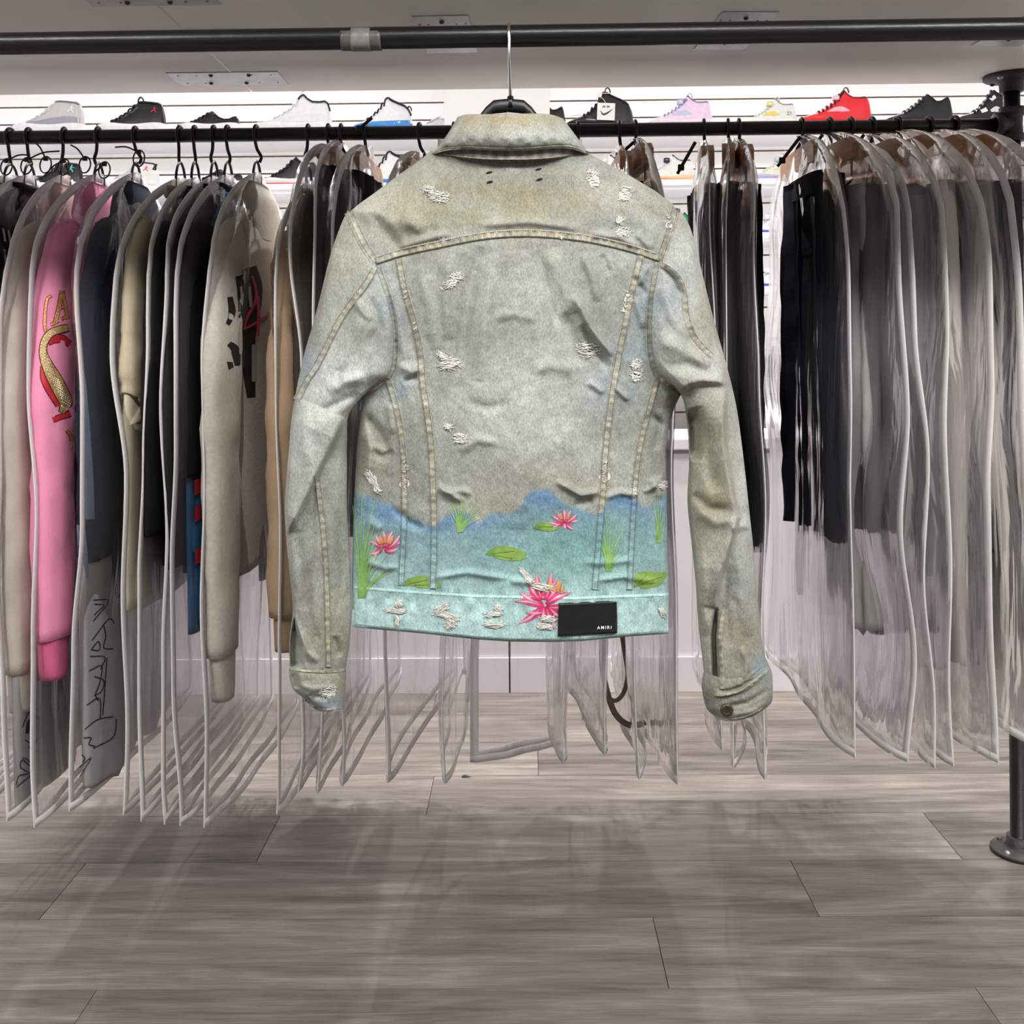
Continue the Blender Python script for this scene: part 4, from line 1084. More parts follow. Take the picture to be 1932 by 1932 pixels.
def denim(name, mott=1.0):
    m, nt, b = new_mat(name); L = nt.links.new
    at = N(nt, 'ShaderNodeAttribute', attribute_name='tint'); tc = N(nt, 'ShaderNodeTexCoord')
    def nz(sx, sy, sz, sc, det, rough=.6, dist=0):
        mp = N(nt, 'ShaderNodeMapping'); mp.inputs['Scale'].default_value = (sx, sy, sz); mp.inputs['Rotation'].default_value = (0, .5, 0)
        L(tc.outputs['Object'], mp.inputs[0])
        n = N(nt, 'ShaderNodeTexNoise', inp={'Scale': sc, 'Detail': det, 'Roughness': rough, 'Distortion': dist}); L(mp.outputs[0], n.inputs['Vector']); return n
    fine = nz(1, 1, .45, 620, 2); grain = nz(1, 1, .6, 150, 4, .65); wash = nz(1, 1, .8, 16, 4, .62, .5)
    def rng(n, lo, hi, a=.28, c=.72):
        r = N(nt, 'ShaderNodeMapRange', inp={'From Min': a, 'From Max': c, 'To Min': lo, 'To Max': hi}); L(n.outputs[0], r.inputs[0]); return r
    r1, r2, r3 = rng(fine, .74, 1.26), rng(grain, .87, 1.13), rng(wash, 1 - .11 * mott, 1 + .11 * mott)
    p1 = N(nt, 'ShaderNodeMath', operation='MULTIPLY'); L(r1.outputs[0], p1.inputs[0]); L(r2.outputs[0], p1.inputs[1])
    p2 = N(nt, 'ShaderNodeMath', operation='MULTIPLY'); L(p1.outputs[0], p2.inputs[0]); L(r3.outputs[0], p2.inputs[1])
    mv = N(nt, 'ShaderNodeVectorMath', operation='SCALE'); L(at.outputs['Color'], mv.inputs[0]); L(p2.outputs[0], mv.inputs['Scale'])
    L(mv.outputs[0], b.inputs['Base Color'])
    b.inputs['Roughness'].default_value = .95; b.inputs['Specular IOR Level'].default_value = .12
    # twill ribs
    mp = N(nt, 'ShaderNodeMapping'); mp.inputs['Rotation'].default_value = (0, math.radians(58), 0); L(tc.outputs['Object'], mp.inputs[0])
    wv = N(nt, 'ShaderNodeTexWave', inp={'Scale': 400.0, 'Distortion': 1.2, 'Detail': 1.0, 'Detail Scale': 3.0}); wv.bands_direction = 'X'; L(mp.outputs[0], wv.inputs['Vector'])
    ad = N(nt, 'ShaderNodeMath', operation='MULTIPLY_ADD', inp={1: .6}); L(fine.outputs[0], ad.inputs[0]); L(wv.outputs[0], ad.inputs[2])
    bp = N(nt, 'ShaderNodeBump', inp={'Strength': .20, 'Distance': .0007}); L(ad.outputs[0], bp.inputs['Height'])
    b2 = N(nt, 'ShaderNodeBump', inp={'Strength': .35, 'Distance': .004}); L(grain.outputs[0], b2.inputs['Height']); L(bp.outputs[0], b2.inputs['Normal'])
    L(b2.outputs[0], b.inputs['Normal'])
    return m


DENIM = denim('bleached denim')
DSEAM = denim('denim seam', .6)
THREAD = mat('tan stitching thread', (100, 92, 68), .8, var=.2, scale=200)
FRAY = mat('frayed white cotton', (214, 212, 204), .95, var=.1, scale=300)
RIP_SHADE = mat('painted rip shade', (52, 48, 44), .95)
PAINTM = mat('painted print', (255, 255, 255), .8, var=.16, scale=160, attr=True, bump=.3, bscale=600)
LEATHER = mat('black leather patch', (17, 17, 18), .5, var=.2, scale=120, bump=.25, bscale=700)
BRONZE = mat('dark bronze button', (92, 78, 66), .4, metal=.7, var=.2, scale=300)


def seg_dist(x, y, pts):
    """distance to a polyline, its signed side (+ on the right-hand side going along it, in image axes) and position 0..1"""
    pts = np.asarray(pts, float)
    best = np.full(np.shape(x), 1e9); side = np.zeros(np.shape(x)); pos = np.zeros(np.shape(x))
    ln = np.concatenate([[0], np.cumsum(np.linalg.norm(np.diff(pts, axis=0), axis=1))])
    for i in range(len(pts) - 1):
        a, b_ = pts[i], pts[i + 1]; d = b_ - a; L2 = d @ d
        u = np.clip(((x - a[0]) * d[0] + (y - a[1]) * d[1]) / L2, 0, 1)
        ex, ey = x - a[0] - u * d[0], y - a[1] - u * d[1]
        r = np.hypot(ex, ey); c = d[0] * ey - d[1] * ex
        k = r < best
        best = np.where(k, r, best); side = np.where(k, np.sign(c), side); pos = np.where(k, (ln[i] + u * math.sqrt(L2)) / ln[-1], pos)
    return best, side, pos


def ridge(x, y, pts, wpx, amp):
    d, s, p = seg_dist(x, y, pts)
    return amp * np.exp(-(d / wpx) ** 2) * np.clip(np.minimum(p, 1 - p) * 5, .0, 1) ** .7


def fold(x, y, pts, amp, decay, soft=2.0, sgn=1):
    """a step: cloth on side sgn stands proud of the other and falls back over `decay` px"""
    d, s, p = seg_dist(x, y, pts)
    q = d * s * sgn
    e = np.clip(np.minimum(p, 1 - p) * 6, 0, 1) ** .6
    return amp * e / (1 + np.exp(-np.clip(q / soft, -30, 30))) * np.exp(-np.maximum(q, 0) / decay)


def wrinkle(x, y):
    w_ = 3.0 * fbm(x / 80, y / 190, 2) + 1.1 * fbm(x / 40 + 9, y / 70, 3) + .6 * fbm(x / 15, y / 17 + 4, 2)
    for pts, wp, a in (
        ([(1082, 555), (1116, 622), (1156, 672)], 7, 6.5), ([(1060, 590), (1082, 632), (1100, 690)], 12, -4), ([(1098, 612), (1128, 668), (1150, 700)], 9, -4.5),
        ([(1000, 470), (1012, 640), (992, 860), (985, 1000)], 46, 6), ([(905, 465), (884, 560), (868, 690)], 13, -4.5), ([(930, 480), (915, 600), (905, 720)], 14, 3.5), ([(1040, 470), (1062, 540), (1086, 590)], 16, 4), ([(1015, 470), (1030, 540), (1050, 620)], 9, -2.6),
        ([(1100, 480), (1120, 530), (1128, 570)], 8, 3), ([(1135, 480), (1150, 520)], 7, -2.5), ([(850, 480), (842, 560), (846, 640)], 12, 3), ([(790, 500), (812, 580), (822, 660)], 12, 3),
        ([(730, 520), (752, 600), (764, 680)], 9, 3), ([(760, 540), (778, 640), (790, 700)], 8, -2.5), ([(752, 690), (775, 700), (800, 690)], 8, 3), ([(760, 720), (790, 712)], 6, -3),
        ([(688, 780), (716, 818), (730, 850)], 9, -6), ([(700, 850), (722, 862), (742, 850)], 8, -4), ([(680, 800), (700, 850), (690, 900)], 10, 5), ([(735, 760), (740, 820)], 8, 3),
        ([(826, 918), (852, 934), (872, 946)], 6, 4.5), ([(832, 930), (868, 926), (890, 932)], 6, 2.6), ([(1134, 928), (1096, 934), (1050, 908)], 6, 4.5), ([(1140, 940), (1170, 930), (1206, 934)], 6, 3.5), ([(1120, 945), (1080, 955)], 7, -2.5),
        ([(880, 760), (920, 770), (960, 762)], 10, -2), ([(866, 852), (900, 830), (940, 836)], 9, 2.5), ([(1000, 700), (1040, 690), (1090, 700)], 12, 2.2), ([(930, 600), (970, 592), (1010, 604)], 8, 1.8),
        ([(1160, 730), (1186, 756)], 5, 3), ([(1140, 742), (1110, 720)], 6, 2.6), ([(1200, 560), (1216, 620)], 8, 3), ([(1195, 520), (1220, 560)], 7, -3), ([(1222, 500), (1205, 540)], 6, 3),
        ([(1225, 780), (1245, 800), (1240, 850)], 9, -4), ([(1230, 900), (1250, 940)], 9, 4), ([(1214, 930), (1240, 915), (1256, 890)], 5, 3.5),
        ([(670, 300 + 90), (740, 420), (800, 424)], 16, 3.5), ([(700, 400), (740, 450), (760, 478)], 10, -4), ([(760, 400), (800, 440)], 14, 3), ([(740, 470), (800, 452), (850, 440)], 7, 3.2), ([(900, 425), (1000, 418), (1100, 432)], 8, 3), ([(1110, 440), (1170, 448), (1210, 468)], 7, 3.2), ([(1200, 440), (1230, 470)], 8, 3.5), ([(1130, 330), (1200, 380), (1240, 420)], 14, -2.5), ([(860, 330), (800, 360)], 16, 2),
        ([(1100, 1060), (1150, 1062), (1200, 1056)], 6, 2.2), ([(820, 1090), (880, 1080), (960, 1092)], 6, 3), ([(690, 1060), (730, 1072), (755, 1070)], 6, 2.4), ([(960, 1096), (1010, 1100)], 6, 2.6), ([(1120, 1096), (1180, 1088), (1240, 1098)], 5, 2.6), ([(740, 960), (772, 985), (800, 1000)], 7, -2.5), ([(690, 980), (720, 1000)], 9, 2.4),
        # sleeves
        ([(640, 470), (612, 560), (590, 650)], 20, 4), ([(690, 600), (660, 640), (640, 700)], 14, 4), ([(700, 560), (716, 620), (690, 660)], 10, -3.5), ([(620, 740), (650, 720), (690, 712)], 12, 5), ([(600, 780), (640, 760), (676, 742)], 9, -3), ([(580, 760), (572, 820), (580, 880)], 12, 3), ([(670, 566), (684, 590), (700, 605)], 6, 3.4),
        ([(560, 1000), (570, 1080), (566, 1150)], 10, -4), ([(600, 1010), (592, 1100), (598, 1200)], 9, 4), ([(640, 960), (646, 1060), (640, 1160)], 10, -3), ([(566, 1190), (580, 1230), (600, 1250)], 7, 4), ([(630, 1200), (640, 1240)], 7, -3),
        ([(1296, 430), (1310, 520), (1330, 620)], 12, 4), ([(1250, 540), (1270, 600), (1300, 640)], 12, 3.5), ([(1240, 640), (1290, 660), (1340, 690)], 14, 5), ([(1246, 690), (1300, 690), (1350, 712)], 12, -3), ([(1250, 504), (1276, 530), (1288, 560)], 6, -4),
        ([(1330, 800), (1340, 880), (1352, 930)], 12, -4), ([(1312, 960), (1350, 985), (1390, 980)], 12, 4), ([(1310, 930), (1336, 960), (1380, 962)], 9, -4), ([(1322, 1040), (1328, 1120), (1332, 1200)], 10, 4), ([(1392, 1040), (1404, 1120), (1410, 1200)], 12, 3), ([(1370, 1060), (1366, 1140), (1372, 1220)], 9, -3), ([(1400, 1220), (1408, 1250), (1404, 1290)], 6, 2.5), ([(1380, 1000), (1405, 990), (1420, 1000)], 7, 3),
    ): w_ = w_ + 1.3 * ridge(x, y, pts, wp, a)
    # puckers above and below the waist seam and the yoke seam
    w_ = w_ + 1.5 * np.sin(x / 6.3 + 2 * vnoise(x / 40, y / 30)) * np.exp(-((y - np.interp(x, [665, 900, 1080, 1262], [1103, 1122, 1125, 1118]) - 12) / 16) ** 2)
    return w_


DEN0 = 0.600 * np.array(s2l((190, 193, 181))); DEN_LT = 0.660 * np.array(s2l((220, 224, 220))); DEN_BL = 0.600 * np.array(s2l((160, 176, 186))); DEN_GR = 0.585 * np.array(s2l((156, 158, 150)))
DEN_TAN = 0.610 * np.array(s2l((186, 172, 142))); DEN_OL = 0.610 * np.array(s2l((172, 168, 142))); DEN_DK = .66 * np.array(s2l((128, 126, 112)))


def denim_tint(x, y):
    """washed colour of the cloth: bleach, blue left in the weave, tan stain, plus highlights painted on the sleeves"""
    c = np.repeat(DEN0[None], x.size, 0).reshape(*x.shape, 3)
    n1 = fbm(x / 70, y / 90, 3); n2 = fbm(x / 26 + 30, y / 30, 3)
    def mixin(c, col, k): k = np.clip(k, 0, 1)[..., None]; return c * (1 - k) + col * k
    c = mixin(c, DEN_LT, .55 * np.clip(n1 * 1.6, 0, 1) + .35 * np.clip(n2, 0, 1))
    c = mixin(c, DEN_GR, .55 * np.clip(-n1 * 1.6, 0, 1))
    for (bx, by, rx, ry, col, k) in (
        (1010, 372, 190, 42, DEN_TAN, .75), (760, 400, 90, 46, DEN_TAN, .5), (850, 330, 120, 50, DEN_OL, .5), (1040, 330, 150, 45, DEN_GR, .5), (960, 300, 200, 30, DEN_GR, .55), (880, 410, 130, 40, DEN_OL, .5), (1150, 420, 70, 40, DEN_GR, .5), (740, 455, 40, 30, DEN_TAN, .4),
        (960, 226, 130, 16, DEN_TAN, .9), (900, 250, 60, 14, DEN_OL, .4), (1020, 262, 90, 16, DEN_LT, .5), (1095, 250, 25, 30, DEN_BL, .5),
        (735, 600, 36, 110, DEN_BL, .55), (775, 560, 30, 90, DEN_GR, .5), (1220, 580, 34, 90, DEN_BL, .7), (1195, 700, 34, 70, DEN_BL, .5), (840, 560, 40, 110, DEN_GR, .45), (1130, 520, 60, 60, DEN_GR, .45), (1140, 720, 40, 60, DEN_BL, .5), (755, 735, 22, 22, DEN_BL, .9),
        (905, 880, 80, 60, DEN_GR, .35), (990, 800, 120, 160, DEN_LT, .25), (930, 960, 60, 30, DEN_OL, .6), (1010, 900, 100, 30, DEN_TAN, .25), (700, 860, 40, 90, DEN_OL, .35), (790, 880, 40, 70, DEN_GR, .5), (1230, 860, 40, 80, DEN_GR, .35),
        (640, 470, 40, 60, DEN_OL, .35), (600, 650, 26, 90, DEN_GR, .4), (650, 716, 70, 60, DEN_LT, 1.3), (590, 800, 40, 70, DEN_LT, .55), (690, 620, 40, 60, DEN_GR, .4), (580, 690, 20, 30, DEN_BL, .7), (1280, 540, 30, 50, DEN_BL, .5), (1290, 640, 50, 60, DEN_GR, .3),  # pale patch by the armpit paints in a sleeve highlight
        (640, 980, 40, 130, DEN_GR, .5), (575, 1080, 40, 100, DEN_GR, .6), (610, 1200, 26, 60, DEN_OL, .6), (640, 1190, 24, 70, DEN_OL, .6),
        (1340, 850, 50, 120, DEN_OL, .75), (1330, 1100, 40, 160, DEN_TAN, .45), (1400, 1000, 36, 150, DEN_OL, .2), (1404, 880, 24, 200, DEN_LT, .75), (1330, 480, 24, 90, DEN_LT, .4), (560, 930, 22, 90, DEN_LT, .6), (1350, 690, 40, 40, DEN_LT, .5), (1400, 1200, 40, 100, DEN_TAN, .5), (1400, 760, 30, 150, DEN_OL, .15), (1340, 600, 40, 100, DEN_OL, .45), (1350, 940, 40, 30, DEN_TAN, .5), (1395, 1110, 40, 50, DEN_BL, .35),  # pale outer sleeve strip paints in light falling from that side
        (600, 1325, 60, 22, DEN_BL, .85), (580, 1280, 40, 14, DEN_OL, .5), (1400, 1330, 70, 34, DEN_DK, .75), (1440, 1260, 24, 26, DEN_BL, .7), (1340, 1300, 20, 40, DEN_DK, .6), (640, 1290, 20, 20, DEN_TAN, .4)):
        r = ((x - bx) / rx) ** 2 + ((y - by) / ry) ** 2
        c = mixin(c, col, k * np.exp(-r) * np.clip(1 + .9 * n2, 0, 1.5))
    return c


EDGE = np.array([(655, 948), (672, 936), (690, 934), (706, 940), (720, 948), (740, 952), (752, 966), (764, 974), (790, 980), (806, 990), (822, 990), (832, 980), (850, 970), (862, 962), (880, 966), (892, 980), (900, 990), (908, 984), (920, 972), (940, 966), (960, 970), (976, 962), (986, 950), (990, 938), (1004, 926), (1026, 922), (1042, 928), (1052, 940), (1068, 952), (1080, 958), (1096, 958), (1110, 966), (1126, 972), (1140, 962), (1150, 940), (1162, 934), (1190, 934), (1204, 948), (1216, 958), (1234, 950), (1250, 936), (1275, 930)], float)
PB = [.74 * np.array(s2l(c)) for c in ((132, 166, 190), (136, 168, 182), (148, 180, 184), (174, 208, 206), (194, 228, 226))]


def paint(x, y, c):
    e = np.interp(x, EDGE[:, 0], EDGE[:, 1]) + 3 * vnoise(x / 5, y / 60)
    k = 1 / (1 + np.exp(-np.clip((y - e) / 1.6, -30, 30)))
    t = np.clip((y - e) / np.maximum(1150 - e, 1), 0, 1)
    col = np.stack([np.interp(t, [0, .12, .45, .8, 1], [p[i] for p in PB]) for i in range(3)], -1)
    m = fbm(x / 40, y / 26 + 11, 3)
    col = col * (1 + .28 * m[..., None])
    deep = np.exp(-((x - 860) / 60) ** 2 - ((y - 975) / 24) ** 2) + np.exp(-((x - 725) / 40) ** 2 - ((y - 968) / 18) ** 2) + np.exp(-((x - 1025) / 40) ** 2 - ((y - 940) / 16) ** 2) + np.exp(-((x - 1180) / 40) ** 2 - ((y - 946) / 14) ** 2)
    col = col * (1 - .5 * np.clip(deep, 0, 1)[..., None]) + .7 * np.array(s2l((92, 142, 204))) * .5 * np.clip(deep, 0, 1)[..., None]
    gr_ = np.clip(np.exp(-((x - 1080) / 120) ** 2 - ((y - 1040) / 60) ** 2) * .5, 0, 1)[..., None]
    col = col * (1 - gr_) + .7 * np.array(s2l((110, 178, 166))) * gr_
    k = (k * .93)[..., None]
    return c * (1 - k) + col * k


JK = root('denim_jacket', 'bleached distressed denim jacket hung back outward with a painted lily pond hem', 'jacket', P(962, 280, JY))

LT = np.array([(285, 812), (300, 795), (330, 752), (360, 712), (385, 677), (400, 660), (440, 661), (500, 666), (600, 674), (700, 680), (748, 683), (800, 679), (850, 673), (950, 668), (1040, 665), (1105, 664), (1190, 667)], float)
RT = np.array([(285, 1104), (300, 1130), (330, 1186), (360, 1236), (385, 1270), (400, 1276), (440, 1274), (500, 1270), (600, 1270), (700, 1278), (745, 1284), (770, 1272), (800, 1263), (850, 1256), (950, 1258), (1040, 1260), (1120, 1262), (1200, 1260)], float)
HEM = np.array([(664, 1181), (700, 1185), (800, 1194), (900, 1205), (960, 1209), (1040, 1210), (1100, 1208), (1180, 1200), (1262, 1194)], float)
# the torso: near (back) panel and far (front) panel of one shell
def torso_depth(u, y): return .046 * np.clip(1 - np.abs(u) ** 2.8, 0, 1) ** .62 * np.interp(y, [285, 330, 420, 600, 1200], [.55, .8, 1, 1.05, 1.0])


nr_, nc_ = 420, 300
vv_ = np.linspace(0, 1, nr_); uu_ = np.linspace(-1, 1, nc_)
U, Vv = np.meshgrid(uu_, vv_)
ybot = 1193
Yp = 284 + (ybot - 284) * Vv
Xp = (np.interp(Yp, LT[:, 0], LT[:, 1]) * (1 - U) + np.interp(Yp, RT[:, 0], RT[:, 1]) * (1 + U)) / 2
Yp = Yp + (np.interp(Xp, HEM[:, 0], HEM[:, 1]) - ybot) * np.clip((Yp - 1000) / 193, 0, 1)
edge_fade = np.clip((1 - np.abs(U)) * 14, 0, 1)
near = JY - torso_depth(U, Yp) - .00155 * wrinkle(Xp, Yp) * edge_fade
tint = paint(Xp, Yp, denim_tint(Xp, Yp))
torso = mobj('back_panel', P(Xp, Yp, near), gfaces(nr_, nc_), DENIM, JK, col=tint)
Uf, Vf = np.meshgrid(np.linspace(-1, 1, 60), np.linspace(0, 1, 80))
Yf = 284 + (ybot - 284) * Vf
Xf = (np.interp(Yf, LT[:, 0], LT[:, 1]) * (1 - Uf) + np.interp(Yf, RT[:, 0], RT[:, 1]) * (1 + Uf)) / 2
Yf2 = Yf + (np.interp(Xf, HEM[:, 0], HEM[:, 1]) - ybot) * np.clip((Yf - 1000) / 193, 0, 1) - 4 * np.clip((Yf - 1000) / 193, 0, 1) + 1.5 * np.clip(1 - (Yf - 284) / 120, 0, 1)
farY = JY + torso_depth(Uf, Yf) * .9 + .0005 + .002 * fbm(Xf / 60, Yf / 60, 2)
mobj('front_panel', P(Xf, Yf2, farY), gfaces(80, 60), DENIM, JK, col=paint(Xf, Yf2, denim_tint(Xf, Yf2)))


def td(x, y):
    l_, r_ = np.interp(y, LT[:, 0], LT[:, 1]), np.interp(y, RT[:, 0], RT[:, 1])
    return float(torso_depth(2 * (x - l_) / (r_ - l_) - 1, y)) + .003


# sleeves: stations give both edges in the photo, their depth and the fullness of the sleeve
def sleeve(st, name, folds, ns=360, na=110, tintf=None):
    st = np.array(st, float)
    L = np.concatenate([[0], np.cumsum(np.hypot(*np.diff((st[:, :2] + st[:, 2:4]) / 2, axis=0).T))])
    q = np.linspace(0, L[-1], ns)
    sp_ = smooth_path(np.concatenate([st, L[:, None]], 1), 1200)
    s_ = np.stack([np.interp(q, sp_[:, -1], sp_[:, k]) for k in range(st.shape[1])], 1)
    def build(a, sgn, n):
        X = s_[:, 0:1] * (1 - a) / 2 + s_[:, 2:3] * (1 + a) / 2; Yq = s_[:, 1:2] * (1 - a) / 2 + s_[:, 3:4] * (1 + a) / 2
        lean = s_[:, 4:5] * (1 - a) / 2 + s_[:, 5:6] * (1 + a) / 2
        dep = s_[:, 6:7] * np.clip(1 - np.abs(a) ** 2.5, 0, 1) ** .55
        return X, Yq, JY + lean - sgn * dep
    a = np.linspace(-1, 1, na)[None]
    X, Yq, D = build(a, 1, na)
    ef = np.clip((1 - np.abs(a)) * 9, 0, 1)
    D = D - .001 * (1.45 * wrinkle(X, Yq) + folds(X, Yq)) * ef
    o = mobj(name, P(X, Yq, D), gfaces(ns, na), DENIM, JK, col=(tintf or denim_tint)(X, Yq))
    b_ = np.linspace(-1, 1, 40)[None]
    X, Yq, D = build(b_, -1, 40)
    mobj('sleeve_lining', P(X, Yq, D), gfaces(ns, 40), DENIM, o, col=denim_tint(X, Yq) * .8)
    return o


FL = [(650, 788), (630, 835), (605, 884), (582, 935), (556, 988), (536, 1014)]
SLIT_L = np.array([(556, 1164), (546, 1188), (540, 1225), (546, 1262), (574, 1258), (572, 1218), (564, 1190)], float)


def inside(x, y, poly):
    r = np.zeros(np.shape(x), bool); n = len(poly)
    for i in range(n):
        x0, y0 = poly[i]; x1, y1 = poly[(i + 1) % n]
        c = (y0 > y) != (y1 > y)
        r ^= c & (x < (x1 - x0) * (y - y0) / (y1 - y0 + 1e-12) + x0)
    return r


def folds_left(x, y):
    f_ = fold(x, y, FL, 28, 110, 2.2, 1)
    d, s, p = seg_dist(x, y, np.concatenate([SLIT_L, SLIT_L[:1]]))
    ins = inside(x, y, SLIT_L)
    f_ = f_ - np.where(ins, 26 * np.clip(d / 6, 0, 1), 0) + np.where(ins, 0, 3 * np.exp(-(d / 5) ** 2))
    f_ = f_ + fold(x, y, [(594, 900), (596, 1000), (602, 1100), (604, 1262)], 4, 40, 2, -1)
    return f_


sl = sleeve([(656, 397, 668, 422, .002, -td(668, 422), .003), (641, 430, 692, 468, .003, -td(692, 468), .008), (622, 486, 713, 508, .003, -td(713, 508), .015), (604, 560, 738, 576, .003, -td(738, 576), .022), (592, 606, 745, 640, .003, -td(745, 640), .028), (575, 664, 737, 704, .002, -td(737, 704), .033), (561, 726, 702, 730, 0, -td(702, 730), .034), (550, 790, 660, 778, 0, -.015, .034), (545, 850, 655, 832, 0, 0, .032),
             (540, 905, 655, 890, 0, 0, .031), (537, 965, 655, 952, 0, 0, .030), (541, 1030, 658, 1016, 0, 0, .030), (547, 1090, 662, 1086, 0, 0, .030), (552, 1150, 663, 1150, 0, 0, .029), (546, 1210, 660, 1206, 0, 0, .028), (546, 1264, 652, 1262, 0, 0, .026)], 'sleeve', folds_left)
FRt = [(1372, 728), (1367, 790), (1369, 840), (1384, 930), (1395, 976), (1382, 1020), (1364, 1076), (1352, 1125), (1349, 1148)]
UR = [(1287, 744), (1300, 728), (1322, 722), (1340, 716)]


def folds_right(x, y):
    f_ = fold(x, y, FRt, 34, 46, 1.6, 1)
    f_ = f_ + fold(x, y, [(1283, 745), (1300, 728), (1326, 722), (1350, 724), (1374, 730)], 22, 60, 2, -1)
    f_ = f_ + ridge(x, y, [(1304, 770), (1312, 800), (1306, 870)], 15, -34)
    f_ = f_ + ridge(x, y, [(1352, 1146), (1347, 1200), (1351, 1296)], 4.5, -26) + ridge(x, y, [(1366, 1150), (1364, 1220), (1366, 1298)], 8, 4)
    f_ = f_ + fold(x, y, [(1246, 496), (1276, 520), (1290, 552), (1297, 606), (1318, 650), (1344, 676), (1366, 720)], 7, 60, 1.8, -1)
    return f_


sr = sleeve([(1270, 416, 1280, 393, -td(1270, 416), .002, .003), (1258, 452, 1298, 420, -td(1258, 452), .003, .008), (1244, 494, 1311, 456, -td(1244, 494), .003, .015), (1230, 560, 1324, 512, -td(1230, 560), .003, .022), (1226, 640, 1346, 600, -td(1226, 640), .003, .030), (1240, 702, 1370, 686, -td(1240, 702), .002, .033), (1284, 744, 1388, 760, -.012, 0, .032),
             (1296, 800, 1398, 826, 0, 0, .031), (1300, 870, 1406, 892, 0, 0, .031), (1297, 945, 1414, 966, 0, 0, .031), (1304, 1018, 1422, 1040, 0, 0, .031), (1312, 1096, 1428, 1116, 0, 0, .030), (1318, 1180, 1434, 1184, 0, 0, .029), (1326, 1250, 1444, 1240, 0, 0, .028), (1332, 1312, 1452, 1268, 0, 0, .027)], 'sleeve', folds_right)


def cuff(st, wr, name):
    st = np.array(st, float); ns, na = 60, 90
    sp_ = smooth_path(st, ns); a = np.linspace(-1, 1, na)[None]
    o = None
    for sgn, n in ((1, na), (-1, 40)):
        a = np.linspace(-1, 1, n)[None]
        X = sp_[:, 0:1] * (1 - a) / 2 + sp_[:, 2:3] * (1 + a) / 2
        Yq = sp_[:, 1:2] * (1 - a) / 2 + sp_[:, 3:4] * (1 + a) / 2 + sp_[:, 5:6] * (1 - a ** 2)
        D = JY - sgn * sp_[:, 4:5] * np.clip(1 - np.abs(a) ** 2.6, 0, 1) ** .55
        if sgn == 1: D = D - .001 * (wr(X, Yq) + 1.2 * fbm(X / 14, Yq / 12, 2)) * np.clip((1 - np.abs(a)) * 9, 0, 1)
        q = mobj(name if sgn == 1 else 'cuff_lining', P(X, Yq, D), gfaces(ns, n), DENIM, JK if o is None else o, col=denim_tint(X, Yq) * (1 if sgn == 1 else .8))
        o = o or q
    return o


cl = cuff([(545, 1262, 653, 1262, .0295, 4), (546, 1278, 653, 1274, .031, 4), (553, 1300, 652, 1296, .031, 5), (574, 1318, 650, 1318, .030, 7), (604, 1340, 648, 1338, .028, 4)],
          lambda x, y: ridge(x, y, [(560, 1290), (590, 1300), (640, 1294)], 5, 3) + ridge(x, y, [(580, 1312), (620, 1318)], 5, -3) + fold(x, y, [(560, 1262), (566, 1290), (578, 1322)], 5, 30, 1.5, -1) + ridge(x, y, [(552, 1270), (560, 1300)], 5, -7), 'cuff')
cr_ = cuff([(1328, 1264, 1446, 1244, .030, 26), (1324, 1290, 1456, 1268, .032, 26), (1327, 1316, 1458, 1296, .032, 24), (1334, 1338, 1456, 1324, .031, 20), (1346, 1349, 1440, 1340, .028, 14)],
           lambda x, y: ridge(x, y, [(1362, 1312), (1400, 1302), (1448, 1264)], 4, 4) + ridge(x, y, [(1350, 1306), (1372, 1304), (1400, 1295), (1448, 1256)], 3, -7) + ridge(x, y, [(1370, 1334), (1410, 1326), (1452, 1300)], 5, -4) + ridge(x, y, [(1380, 1350), (1420, 1342), (1450, 1322)], 5, 3) + fold(x, y, [(1352, 1300), (1350, 1318), (1340, 1342)], 6, 40, 1.5, -1), 'cuff')
BV = bvh_of([torso, sl, sr, cl, cr_])


